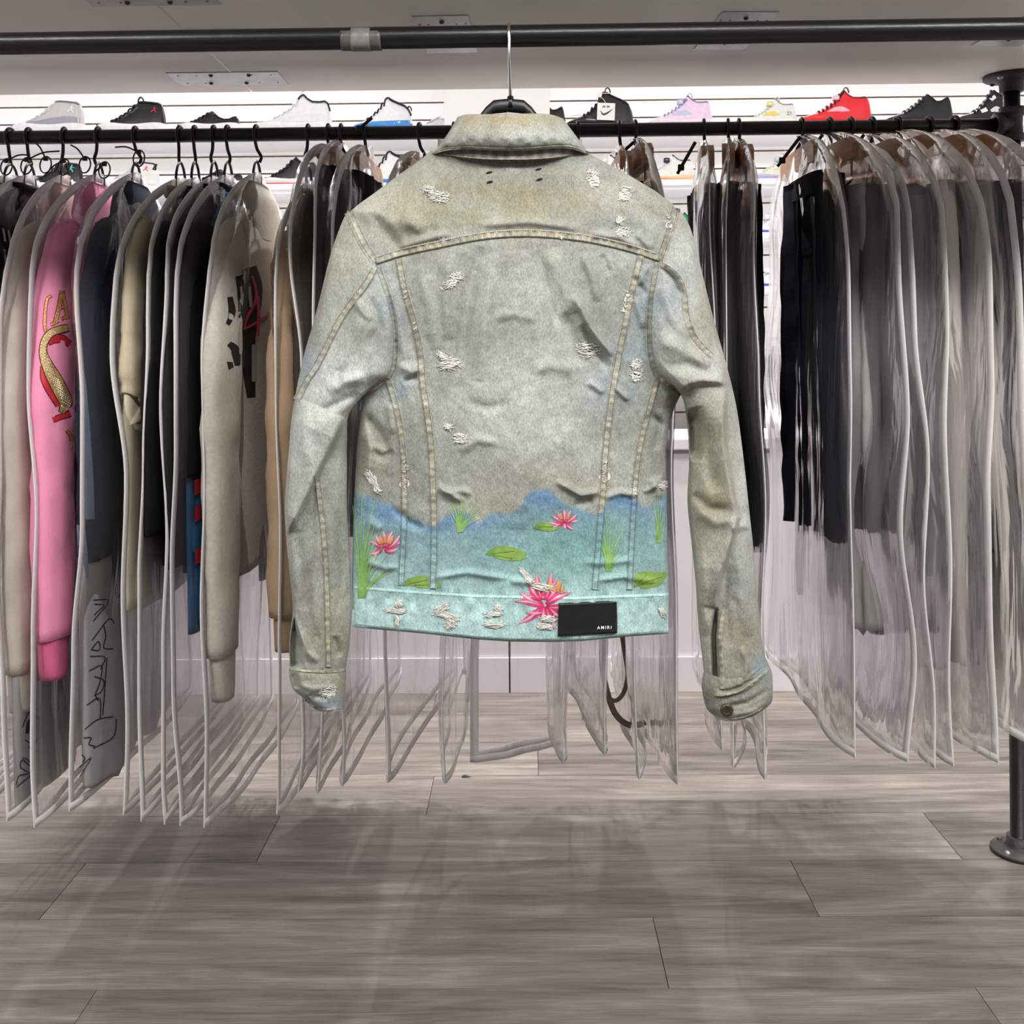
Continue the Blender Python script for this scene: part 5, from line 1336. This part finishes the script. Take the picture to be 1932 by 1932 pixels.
# raised strips: seams, waistband, collar
def seam(pts, wpx, name='seam', h=.0016, stitch=(-.62, .62), tint_k=1.0, tan=.35, n=None, parent=JK, painted=False, bvh=None):
    bvh = bvh or BV
    c = np.asarray(pts, float); ln = np.hypot(*np.diff(c, axis=0).T).sum(); n = n or max(14, int(ln / 3))
    q = ribbon_pts(pts, wpx / 2, n, 9)
    V = lay(bvh, q, 0)
    d = V - CAM; d /= np.linalg.norm(d, axis=-1)[..., None]
    prof = np.array([-.4, .75, 1, .9, .85, .9, 1, .75, -.4])
    puck = 1 + .35 * np.sin(np.linspace(0, ln / 2.6, n))[:, None] * np.array([0, .2, .6, 1, 1, 1, .6, .2, 0])
    V = V - d * (h * prof * puck)[..., None]
    col = denim_tint(q[..., 0], q[..., 1])
    k = tan * np.clip(.8 + .9 * vnoise(q[..., 1] / 9 + 3, q[..., 0] / 9), 0, 1)[..., None]
    col = col * (1 - k) + .64 * np.array(s2l((210, 202, 174))) * k
    dash = (.92 + .13 * np.sin(np.linspace(0, ln / 1.9, n)) + .2 * vnoise(np.linspace(0, ln / 14, n), 0 * np.linspace(0, 1, n)))[:, None] * np.ones((1, 9))
    dash[:, [0, 8]] = .55; dash[:, [1, 7]] = 1.05
    col = col * (dash * tint_k)[..., None]
    if painted: col = paint(q[..., 0], q[..., 1], col)
    o = mobj(name, V, gfaces(n, 9), DSEAM, parent, col=col)
    if stitch:
        parts = []
        for s_ in stitch:
            cc = smooth_path(c, n); t = np.gradient(cc, axis=0); t /= np.linalg.norm(t, axis=1)[:, None]; nr = np.stack([-t[:, 1], t[:, 0]], 1)
            L_ = lay(bvh, cc + nr * s_ * wpx / 2, h * 1.12)
            acc = 0; lens = np.linalg.norm(np.diff(L_, axis=0), axis=1); tot = np.concatenate([[0], np.cumsum(lens)])
            x = 0
            while x + .0022 < tot[-1]:
                a, b_ = (np.array([np.interp(w_, tot, L_[:, k]) for k in range(3)]) for w_ in (x, x + .0021))
                parts.append(tubem([a, b_], .00042, 4)); x += .0031
        if parts:
            v, f = join(parts); mobj('stitching', v, f, THREAD, o, kind='stuff')
    return o


seam([(709, 492), (760, 476), (830, 461), (900, 447), (960, 441), (1020, 441), (1100, 449), (1180, 466), (1245, 487)], 17, 'yoke_seam', .0024, tan=.7, tint_k=1.0)
seam([(659, 400), (672, 432), (688, 464), (708, 494)], 20, 'armhole_seam', .0016, stitch=(-.7, .35), tan=.3)
seam([(1274, 392), (1268, 420), (1258, 452), (1245, 490)], 20, 'armhole_seam', .0016, stitch=(-.5, .6), tan=.3, tint_k=.92)
seam([(714, 506), (732, 556), (745, 610), (746, 660), (742, 692), (731, 713)], 14, 'armhole_seam', .0016, tan=.3)
seam([(1240, 494), (1229, 560), (1226, 610), (1227, 660), (1236, 700), (1256, 722), (1284, 741)], 15, 'armhole_seam', .0017, tan=.35)
seam([(728, 712), (712, 728), (696, 738), (682, 746)], 15, 'armhole_seam', .0016, tan=.4)
seam([(752, 490), (764, 550), (780, 606), (793, 668), (797, 720), (806, 780), (814, 850), (817, 920), (819, 1000), (817, 1110)], 17, 'back_seam', .0020, tan=.55, painted=True)
seam([(1209, 482), (1192, 550), (1180, 610), (1168, 670), (1156, 740), (1148, 800), (1142, 860), (1138, 930), (1131, 1010), (1122, 1112)], 17, 'back_seam', .0020, tan=.6, painted=True)
seam([(733, 720), (741, 745), (752, 790), (760, 850), (763, 920), (762, 990), (757, 1104)], 16, 'side_seam', .0020, tan=.5, painted=True)
seam([(1238, 720), (1226, 770), (1210, 830), (1201, 890), (1197, 940), (1192, 1020), (1188, 1112)], 15, 'side_seam', .0020, tan=.5, painted=True)
seam([(706, 508), (690, 536), (664, 570), (640, 606), (616, 654), (596, 692), (580, 716), (566, 744), (560, 756)], 16, 'sleeve_seam', .0022, tan=.45, tint_k=.95)
seam([(598, 898), (604, 950), (611, 1010), (616, 1090), (618, 1170), (620, 1258)], 15, 'sleeve_seam', .0018, tan=.4)
seam([(1248, 498), (1274, 516), (1290, 546), (1297, 600), (1314, 640), (1344, 672)], 15, 'sleeve_seam', .0020, tan=.45, stitch=(-.5,))
seam([(1364, 1152), (1358, 1200), (1360, 1250), (1362, 1300)], 13, 'placket', .0020, tan=.3, stitch=(.5,))
seam([(546, 1262), (580, 1266), (620, 1267), (652, 1264)], 6, 'cuff_edge', .0022, tan=.7, stitch=None)
seam([(1348, 1312), (1372, 1310), (1400, 1302), (1426, 1286), (1448, 1264)], 7, 'cuff_edge', .0040, tan=.8, stitch=None)
for pts in ([(576, 1320), (592, 1333), (608, 1340), (642, 1336)], [(1350, 1352), (1374, 1358), (1408, 1353), (1440, 1337)]):
    seam(pts, 5, 'cuff_hem', .0016, tan=.5, stitch=None)

# waistband
xs = np.linspace(665, 1261, 220)
top = np.interp(xs, [665, 760, 900, 1080, 1262], [1104, 1112, 1121, 1125, 1118]); bot = np.interp(xs, HEM[:, 0], HEM[:, 1]) + 1.5
rr = np.linspace(0, 1, 34)
XX = np.repeat(xs[None], 34, 0); YY = top[None] + (bot - top)[None] * rr[:, None]
Vw = lay(BV, np.stack([XX, YY], -1), 0)
dv = Vw - CAM; dv /= np.linalg.norm(dv, axis=-1)[..., None]
lift = .0030 * np.interp(rr, [0, .03, .08, .5, .95, 1], [-.3, .9, 1.15, .9, 1.0, -.2])[:, None] + .0011 * vnoise(XX / 11, YY / 17) * np.sin(rr * math.pi)[:, None] + .0012 * vnoise(XX / 7 + 40, YY / 40) * np.exp(-((rr - .25) / .2) ** 2)[:, None]
lift = lift * np.clip((XX - 664) / 6, .1, 1)
lift = lift + np.where(XX < 691, -.0016, 0)
cw = paint(XX, YY, denim_tint(XX, YY))
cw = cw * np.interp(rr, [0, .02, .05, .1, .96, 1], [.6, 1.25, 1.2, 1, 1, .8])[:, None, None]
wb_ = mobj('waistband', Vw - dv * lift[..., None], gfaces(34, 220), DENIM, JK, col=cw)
BW = bvh_of([wb_])
parts = []
for off in (6.5, None):
    cc = np.stack([np.linspace(672, 1258, 400), np.interp(np.linspace(672, 1258, 400), xs, top + 6.5 if off else bot - 6)], 1)
    L_ = lay(BW, cc, .0003)
    for i in range(0, 396, 3): parts.append(tubem([L_[i], L_[i + 2]], .0004, 4))
v, f = join(parts); mobj('stitching', v, f, mat('teal grey thread', (112, 140, 138), .8), wb_, kind='stuff')

# collar: stand, then the turned-down leaf rolling over at the top
xs = np.linspace(-1, 1, 130)


def cdepth(a): return JY - .050 * np.clip(1 - np.abs(a) ** 2.2, 0, 1) ** .6


edge_b = np.array([(814, 290), (840, 282), (880, 280), (930, 283), (960, 283), (1000, 282), (1046, 278), (1080, 280), (1112, 291)], float)
edge_m = np.array([(838, 262), (862, 250), (960, 248), (1060, 248), (1088, 258)], float)
edge_t = np.array([(862, 223), (880, 218), (920, 217), (950, 216), (958, 213), (968, 216), (1010, 216), (1040, 218), (1064, 226)], float)
def cat_(e, n=130): return smooth_path(e, n)
eb, em, et = cat_(edge_b), cat_(edge_m), cat_(edge_t)
rowsp, rowsd = [], []
for q in np.linspace(0, 1, 40):
    p_ = (1 - q) ** 2 * eb + 2 * q * (1 - q) * (2 * em - (eb + et) / 2) + q * q * et
    rowsp.append(p_); rowsd.append(cdepth(xs) - .016 * math.sin(math.pi * min(1, q * 1.0) ** .7) * (1 - .4 * np.abs(xs)) - .004 + .001 * (1.6 * fbm(p_[:, 0] / 30, p_[:, 1] / 18, 3) - 1.5 * np.sin(p_[:, 0] / 5) * np.exp(-((q - .18) / .12) ** 2)) * -1)
top_in_ = rowsp[-1]
for k, q in enumerate(np.linspace(.1, 1, 14)):
    rowsp.append(top_in_ + [0, -2.2 * math.sin(q * math.pi) + 40 * max(0, q - .35)]); rowsd.append(rowsd[39] + .010 * math.sin(min(q, .5) * math.pi) + .05 * max(0, q - .3) * 0)
cp = np.array(rowsp); cdp = np.array(rowsd)
leaf = mobj('collar', P(cp[..., 0], cp[..., 1], cdp), gfaces(54, 130), DENIM, JK, col=denim_tint(cp[..., 0], cp[..., 1]))
# far half of the collar behind the hanger
cq = np.array([top_in_ + [0, 4 + 50 * q] for q in np.linspace(0, 1, 12)])
ad = np.repeat((JY + .03 * np.clip(1 - np.abs(xs) ** 2.2, 0, 1) ** .6)[None], 12, 0)
mobj('collar_front', P(cq[..., 0], cq[..., 1], ad), gfaces(12, 130), DENIM, leaf, col=denim_tint(cq[..., 0], cq[..., 1]) * .9)
BC = bvh_of([leaf])
sb = np.array([(826, 288), (870, 297), (920, 301), (962, 302), (1010, 301), (1060, 296), (1098, 288)], float)
stp = cat_(sb)
sq = np.array([stp + [0, -26 * (1 - q)] for q in np.linspace(0, 1, 14)])
sdp = np.array([cdepth(xs) + .004 - .002 * q for q in np.linspace(0, 1, 14)])
stand = mobj('collar_stand', P(sq[..., 0], sq[..., 1], sdp), gfaces(14, 130), DENIM, JK, col=denim_tint(sq[..., 0], sq[..., 1]) * (.9 + .22 * np.sin(sq[..., 0] / 3.4))[..., None])
BS = bvh_of([stand, torso])
seam(sb, 5, 'collar_seam', .0016, stitch=None, tan=.5, bvh=BS, tint_k=.95)
seam([(816, 289), (842, 282), (880, 279), (930, 281), (962, 282), (1000, 281), (1046, 277), (1080, 279), (1110, 289)], 6, 'collar_edge', .0016, stitch=None, tan=.55, bvh=BC)
cc = np.stack([np.linspace(850, 1080, 260), np.interp(np.linspace(850, 1080, 260), [850, 880, 930, 962, 1000, 1046, 1080], [276, 274, 275, 276, 275, 272, 272])], 1)
L_ = lay(BC, cc, .0003); v, f = join([tubem([L_[i], L_[i + 2]], .0004, 4) for i in range(0, 256, 3)]); mobj('stitching', v, f, THREAD, leaf, kind='stuff')

BALL = bvh_of([torso, sl, sr, cl, cr_, wb_])
# rips with frayed white threads
random.seed(5)


def rip(cx, cy, wpx, hpx, ang=0, hole=True, n=26, seed=0):
    rs = random.Random(seed * 31 + int(cx)); ca, sa = math.cos(math.radians(ang)), math.sin(math.radians(ang))
    T = lambda u, v: (cx + u * ca - v * sa, cy + u * sa + v * ca)
    o = None
    q = ribbon_pts([T(-wpx * .5, 0), T(0, hpx * .1), T(wpx * .5, -hpx * .05)], [.4, hpx * .32, hpx * .36, hpx * .24, .4], 16, 5)
    V = lay(BALL, q, .0009); o = mobj('frayed_rip', V, gfaces(16, 5), FRAY, JK)
    if hole:
        q = ribbon_pts([T(-wpx * .28, -hpx * .02), T(0, hpx * .06), T(wpx * .36, -hpx * .10)], [.3, hpx * .14, hpx * .17, .3], 12, 3)
        mobj('rip_shade', lay(BALL, q, .0014), gfaces(12, 3), RIP_SHADE, o)  # dark strip painting in the shade inside the rip
    parts = []
    for k in range(n):
        v0 = rs.uniform(-.5, .5) * hpx; ln = wpx * rs.uniform(.25, 1.0) * (1 - .5 * abs(v0 / hpx)); u0 = rs.uniform(-.5, .5) * (wpx - ln)
        pts = np.array([T(u0 - ln / 2, v0 + rs.uniform(-2, 2)), T(u0 - ln * .15, v0 + rs.uniform(-3, 3)), T(u0 + ln * .2, v0 + rs.uniform(-3, 3)), T(u0 + ln / 2, v0 + rs.uniform(-3, 3))])
        W = lay(BALL, smooth_path(pts, 9), 0); lf = (.0012 + rs.uniform(.0004, .0026) * np.sin(np.linspace(0, math.pi, 9)))
        dd = W - CAM; dd /= np.linalg.norm(dd, axis=1)[:, None]
        parts.append(tubem(W - dd * lf[:, None], rs.uniform(.0003, .00058), 5))
    for k in range(n):
        a = rs.uniform(0, 2 * math.pi); p0 = T(.5 * wpx * math.cos(a), .5 * hpx * math.sin(a)); ln = rs.uniform(2, 6)
        p1 = (p0[0] + ln * math.cos(a + rs.uniform(-1, 1)), p0[1] + ln * math.sin(a + rs.uniform(-1, 1)))
        W = lay(BALL, smooth_path(np.array([p0, ((p0[0] + p1[0]) / 2 + rs.uniform(-2, 2), (p0[1] + p1[1]) / 2), p1]), 6), .0014)
        parts.append(tubem(W, .00032, 4))
    v, f = join(parts); mobj('loose_threads', v, f, FRAY, o, kind='stuff')


for k, (cx, cy, w_, h_, a_, ho) in enumerate(((828, 372, 38, 18, -8, 1), (808, 358, 24, 12, 10, 0), (862, 522, 22, 12, 0, 1), (850, 536, 34, 12, -28, 0), (848, 685, 40, 24, -3, 1), (834, 672, 18, 8, 40, 0), (868, 827, 26, 16, 0, 1), (846, 806, 12, 10, 20, 0), (1108, 660, 42, 24, 4, 1), (1120, 338, 20, 34, -15, 0), (1180, 366, 24, 26, 10, 0), (1174, 438, 28, 14, 3, 0), (1168, 416, 12, 10, 30, 0),
                                          (1200, 686, 16, 14, 20, 0), (1201, 706, 18, 26, 0, 1), (702, 906, 40, 12, 62, 0), (712, 924, 14, 8, 60, 0), (1250, 916, 16, 12, 20, 1), (1250, 1156, 22, 6, 62, 0),
                                          (746, 1152, 40, 8, 3, 0), (752, 1140, 14, 14, 80, 0), (748, 1172, 22, 5, 88, 0), (832, 1150, 34, 12, -30, 0), (846, 1162, 44, 9, 14, 0), (850, 1178, 18, 16, 0, 0), (930, 1158, 30, 8, -6, 0), (940, 1148, 16, 8, 60, 0), (931, 1178, 40, 8, 2, 0), (1034, 1168, 30, 9, 0, 0), (1030, 1182, 36, 7, 4, 0), (620, 1306, 30, 16, -10, 0),
                                          (994, 1088, 40, 9, 52, 0), (1026, 1108, 46, 11, 10, 0))):
    rip(cx, cy, w_, h_, a_, bool(ho), n=26, seed=k)
for k, (cx, cy, h_) in enumerate(((763, 905, 36), (763, 880, 20), (1141, 890, 40), (1184, 560, 24), (1180, 580, 22), (1198, 920, 26), (765, 556, 14), (783, 614, 16), (836, 455, 8), (1060, 446, 8), (1262, 420, 24))):
    rip(cx, cy, 9, h_, 0, False, n=8, seed=k + 60)
# the four black stitches that hold the neck label
for (x, y) in ((923, 325), (924, 343), (1016, 319), (1018, 338)):
    W = lay(BALL, smooth_path(np.array([(x - 6, y + 2), (x, y), (x + 6, y - 1)], float), 8), .0012)
    v, f = tubem(W, [.0004, .0009, .0013, .0015, .0015, .0013, .0009, .0004], 8); mobj('tack_stitch', v, f, INK, JK, label='black tack stitch')

# painted pond: lilies, pads and grass
def grad(*cols):
    cs_ = .68 * np.array([s2l(c) for c in cols])
    return lambda t: np.stack([np.interp(t, np.linspace(0, 1, len(cs_)), cs_[:, k]) for k in range(3)], -1)


def lily(cx, cy, petals, heart=(), tip=((200, 44, 96), (228, 96, 142), (246, 190, 206)), off=.0006, sc=1.0):
    fo = None
    for i, (ang, ln, wd, ox, oy) in enumerate(petals):
        a = math.radians(ang); p0 = np.array([cx + ox, cy + oy]); p1 = p0 + ln * np.array([math.cos(a), -math.sin(a)])
        mid = (p0 + p1) / 2 + np.array([math.sin(a), math.cos(a)]) * (.06 * ln * (1 if i % 2 else -1))
        o = print_band(BALL, [p0, mid, p1], [wd * .45, wd, wd * .75, .3], PAINTM, JK if fo is None else fo, 'lily_print' if fo is None else 'petal', 18, 5, off + .00012 * (i % 4), col=grad(*tip))
        print_band(BALL, [p0 * .8 + mid * .2, mid, p1 * .92 + mid * .08], [.5, wd * .34, .3], PAINTM, o if fo is None else fo, 'petal_streak', 10, 3, off + .00012 * (i % 4) + .00035, col=grad((238, 120, 160), (250, 200, 214), (252, 214, 222)))
        if fo is None: fo = o
    for (ang, ln, wd, ox, oy) in heart:
        a = math.radians(ang); p0 = np.array([cx + ox, cy + oy]); p1 = p0 + ln * np.array([math.cos(a), -math.sin(a)])
        print_band(BALL, [p0, p1], [wd, wd, .3], PAINTM, fo, 'petal', 10, 3, off + .0012, col=grad((240, 150, 70), (248, 190, 130)))


lily(1026, 1136, [(152, 50, 7, -2, 4), (170, 56, 7, 0, 8), (25, 54, 7, 4, 4), (6, 60, 7, 4, 10), (120, 46, 8, -6, -2), (60, 46, 8, 6, -2), (100, 52, 8, -4, -4), (78, 54, 8, 3, -4), (215, 54, 7, -4, 10), (-38, 40, 7, 8, 8), (-100, 34, 8, 0, 8), (-62, 44, 6, 4, 10), (136, 44, 6, 12, -12), (42, 44, 6, -8, -12), (182, 40, 5, 6, 18)], [(96, 24, 5, 14, -20), (70, 22, 4, 24, -20), (118, 20, 4, -4, -20), (84, 18, 3, 34, -16)], tip=((214, 36, 102), (238, 70, 132), (248, 150, 180)))
lily(726, 1034, [(120, 30, 6, -2, 0), (95, 32, 6, 0, 0), (70, 34, 6, 3, 0), (48, 36, 6, 5, 2), (28, 34, 5, 5, 3), (150, 26, 5, -6, 0), (200, 22, 5, -6, 4), (10, 26, 5, 0, 6), (-30, 16, 6, 0, 2), (230, 18, 5, -8, 2)], [(100, 16, 4, -6, -8), (62, 18, 3.5, 8, -8), (84, 16, 3, 0, -10)])
lily(1064, 986, [(115, 22, 5, -2, 0), (90, 25, 5, 0, 0), (62, 25, 5, 2, 0), (36, 26, 5, 3, 0), (12, 24, 4, 4, 2), (148, 24, 5, -3, 0), (172, 26, 4, -3, 3), (-40, 18, 4, 4, 2), (-80, 12, 6, 0, 0), (205, 18, 4, -4, 2)], [(98, 12, 3, -5, -6), (70, 13, 3, 6, -6)])
GRN = ((118, 160, 72), (156, 192, 92), (140, 182, 82))


def pad(pts, wd, nm='lily_pad_print', veins=()):
    o = print_band(BALL, pts, wd, PAINTM, JK, nm, 26, 9, .0006, col=grad(*GRN))
    for v_ in veins: print_band(BALL, v_, [.9, .5], PAINTM, o, 'vein', 10, 3, .0009, col=grad((104, 150, 58), (92, 138, 50)))


pad([(916, 1046), (930, 1042), (956, 1044), (980, 1046), (992, 1042)], [1, 10, 13.5, 12, 2], veins=[[(926, 1045), (970, 1040)], [(930, 1047), (966, 1054)]])
pad([(962, 1054), (980, 1054), (994, 1052)], [2, 4, 1])
pad([(1006, 996), (1020, 993), (1040, 994), (1056, 995)], [1, 8, 9, 2], veins=[[(1014, 994), (1044, 994)]])
pad([(1194, 1106), (1204, 1096), (1224, 1094), (1240, 1092), (1258, 1082)], [4, 15, 16, 12, 3], veins=[[(1202, 1104), (1220, 1084)], [(1202, 1104), (1250, 1088)], [(1202, 1104), (1236, 1100)]])
pad([(760, 1104), (776, 1098), (800, 1098), (818, 1102), (832, 1106)], [2, 8, 12, 9, 3], veins=[[(770, 1102), (806, 1094)], [(780, 1104), (824, 1104)]])


def grass(x, y, blades, nm='reed_print', w0=2.0):
    fo = None
    rs = random.Random(int(x))
    blades = list(blades) + [(dx + rs.uniform(-6, 6), dy * rs.uniform(.45, 1.0), b_ + rs.uniform(-5, 5)) for dx, dy, b_ in blades]
    for k, (dx, dy, bend) in enumerate(blades):
        o = print_band(BALL, [(x + dx * .12 + (k % 3 - 1) * 3, y), (x + dx * .4 + bend * .3, y - dy * .5), (x + dx + bend, y - dy)], [w0 * .55, w0 * .6, w0 * .45, .3], PAINTM, JK if fo is None else fo, nm if fo is None else 'blade', 18, 3, .0006 + .00012 * (k % 3), col=grad((150, 194, 100), (146, 194, 112), (180, 212, 156)))
        fo = fo or o


grass(680, 1128, [(-8, 190, -4), (2, 210, 2), (14, 170, 8), (30, 150, 14), (44, 86, 10), (-4, 140, -6), (24, 200, 6), (50, 60, 12), (10, 120, 0), (36, 110, 8), (-10, 100, -2)], w0=2.6)
grass(868, 1004, [(-14, 70, -6), (-8, 86, -2), (2, 84, 0), (10, 80, 6), (20, 60, 14), (-4, 64, -2), (14, 50, 30), (-18, 44, -4)], w0=1.9)
grass(1148, 1078, [(-12, 110, -8), (-4, 130, -4), (4, 120, 2), (14, 110, 8), (20, 90, 12), (-18, 84, -8), (8, 70, 4), (-24, 104, 0), (24, 60, 6)], w0=2.1)
grass(1243, 1024, [(-10, 74, -2), (-3, 92, 0), (4, 86, 2), (10, 72, 4)], w0=1.8)

# black leather patch with its white lettering
pc = np.array([(1053, 1138), (1165, 1133), (1165, 1195), (1052, 1201)], float)
qa, qb = np.meshgrid(np.linspace(0, 1, 40), np.linspace(0, 1, 24))
px_ = (pc[0][0] * (1 - qa) + pc[1][0] * qa) * (1 - qb) + (pc[3][0] * (1 - qa) + pc[2][0] * qa) * qb
py_ = (pc[0][1] * (1 - qa) + pc[1][1] * qa) * (1 - qb) + (pc[3][1] * (1 - qa) + pc[2][1] * qa) * qb
W = lay(bvh_of([wb_, torso]), np.stack([px_, py_], -1), 0)
# a stiff patch: smooth plane through the cloth below it
A_ = np.stack([np.ones(qa.size), qa.ravel(), qb.ravel(), qa.ravel() ** 2], 1)
yd = (A_ @ np.linalg.lstsq(A_, W[..., 1].ravel(), rcond=None)[0]).reshape(qa.shape)
rim = np.minimum(np.minimum(qa, 1 - qa) * 112, np.minimum(qb, 1 - qb) * 62)
yd = yd - .0050 + .0050 * np.clip(1 - rim / 1.3, 0, 1) - .0004 * np.exp(-((rim - 3) / 2) ** 2)
patch = mobj('leather_patch', P(px_, py_, yd), gfaces(24, 40), LEATHER, JK, label='black leather patch with white lettering')
BP = bvh_of([patch])
cu = bpy.data.curves.new('lettering', 'FONT'); cu.body = 'AMIRI'; cu.size = 9.2; cu.space_character = 1.42; cu.offset = .18
to = bpy.data.objects.new('lettering', cu); COL.objects.link(to)
me = bpy.data.meshes.new_from_object(to.evaluated_get(bpy.context.evaluated_depsgraph_get()))
bpy.data.objects.remove(to)
tv = np.array([list(q.co)[:2] for q in me.vertices]); tf = [list(p.vertices) for p in me.polygons]
tv = (tv - tv.min(0)); tv = tv * (27.0 / tv[:, 0].max())
mobj('lettering', lay(BP, np.stack([1126.5 + tv[:, 0], 1187.2 - tv[:, 1] - tv[:, 0] * .03], 1), .0006), tf, mat('white lettering ink', (245, 245, 245), .6), patch, smooth=False)
ring = np.concatenate([np.stack([np.linspace(a[0], b_[0], m_), np.linspace(a[1], b_[1], m_)], 1) for a, b_, m_ in (((1057, 1142), (1161, 1137), 60), ((1161, 1137), (1161, 1191), 30), ((1161, 1191), (1057, 1197), 60), ((1057, 1197), (1057, 1142), 30))])
L_ = lay(BP, ring, .0002); v, f = join([tubem([L_[i], L_[i + 1]], .0004, 4) for i in range(0, len(L_) - 1, 2)]); mobj('stitching', v, f, INK, patch, kind='stuff')

# cuff button
h = lay(BALL, np.array([[1371.0, 1339.0]]), .0004)[0]
v, f = lathe([(0, -.0030), (.0045, -.0032), (.0062, -.0042), (.0080, -.0036), (.0088, -.0016), (.0086, 0)], h, 'Y', 28)
bt = mobj('button', v, f, BRONZE, JK, label='dark bronze button')

# coat hanger inside the jacket
hg = root('coat_hanger', 'black plastic hanger with chrome hook carrying the denim jacket', 'hanger', P(961, 74, FY))
hx, hz = P(961, 74, FY)[0], P(961, 74, FY)[2]
R0 = FR + .0042
a = np.radians(np.linspace(-75, 180, 26))
arc = np.stack([0 * a + hx, FY + R0 * np.cos(a), hz + R0 * np.sin(a)], 1)[::-1]
arc = np.stack([0 * a + hx - .0004, FY - R0 * np.cos(np.radians(np.linspace(0, 255, 26))), hz + R0 * np.sin(np.radians(np.linspace(0, 255, 26)))], 1)
dn_ = smooth_path(np.array([P(961, 76, FY - R0), P(960.5, 110, FY - R0), P(962, 150, FY - .012), P(963, 186, FY - .004)]), 14)
v, f = tubem(np.concatenate([dn_[::-1], arc[1:]]), .0025, 10); mobj('hook', v, f, CHROME, hg)
b0 = P(963, 182, FY); b1 = P(963, 203, FY)
v, f = tubem([b0, (b0 + b1) / 2, b1], [.0042, .0044, .0055], 12); mobj('hook_socket', v, f, BLACKPL, hg)
sx = np.linspace(-1, 1, 41); rows_ = []
for s_ in sx:
    e = abs(s_); px__ = 960 + s_ * 285; py__ = np.interp(e, [0, .11, .186, .35, .5, 1], [186, 189, 212, 300, 336, 446])
    hh_ = np.interp(e, [0, .12, .185, .3, 1], [26, 26, 30, 26, 16])
    c_ = P(px__, py__ + hh_ * .5, FY); rz_ = hh_ / F * FY * .5; ry_ = np.interp(e, [0, .2, 1], [.004, .006, .012])
    aa = np.arange(12) * 2 * math.pi / 12
    rows_.append(np.stack([0 * aa + c_[0], c_[1] + ry_ * np.cos(aa), c_[2] + rz_ * np.sin(aa)], 1))
mobj('shoulder_bar', np.concatenate(rows_), gfaces(41, 12, wrap_c=True).tolist() + [list(range(12)), [40 * 12 + k for k in range(12)]], BLACKPL, hg)

# a scrap of dark paper on the floor under the bags
t_ = 1.08 * F / (1467 - 644)
c_ = P(880, 1467, t_); c_[2] = .001
v, f = tubem(smooth_path(np.array([c_ + [-.012, 0, .001], c_ + [-.004, .004, .003], c_ + [.004, .002, .002], c_ + [.013, -.003, .004]]), 10), [.0008, .003, .0042, .0042, .0036, .003, .0026, .002, .0014, .0006], 7, flat=((0, 0, 1), .4))
tag(mobj('paper_scrap', v, f, mat('dark scrap', (60, 54, 48), .8), None), 'tiny dark scrap lying on the pale floor planks under the bags', 'litter')
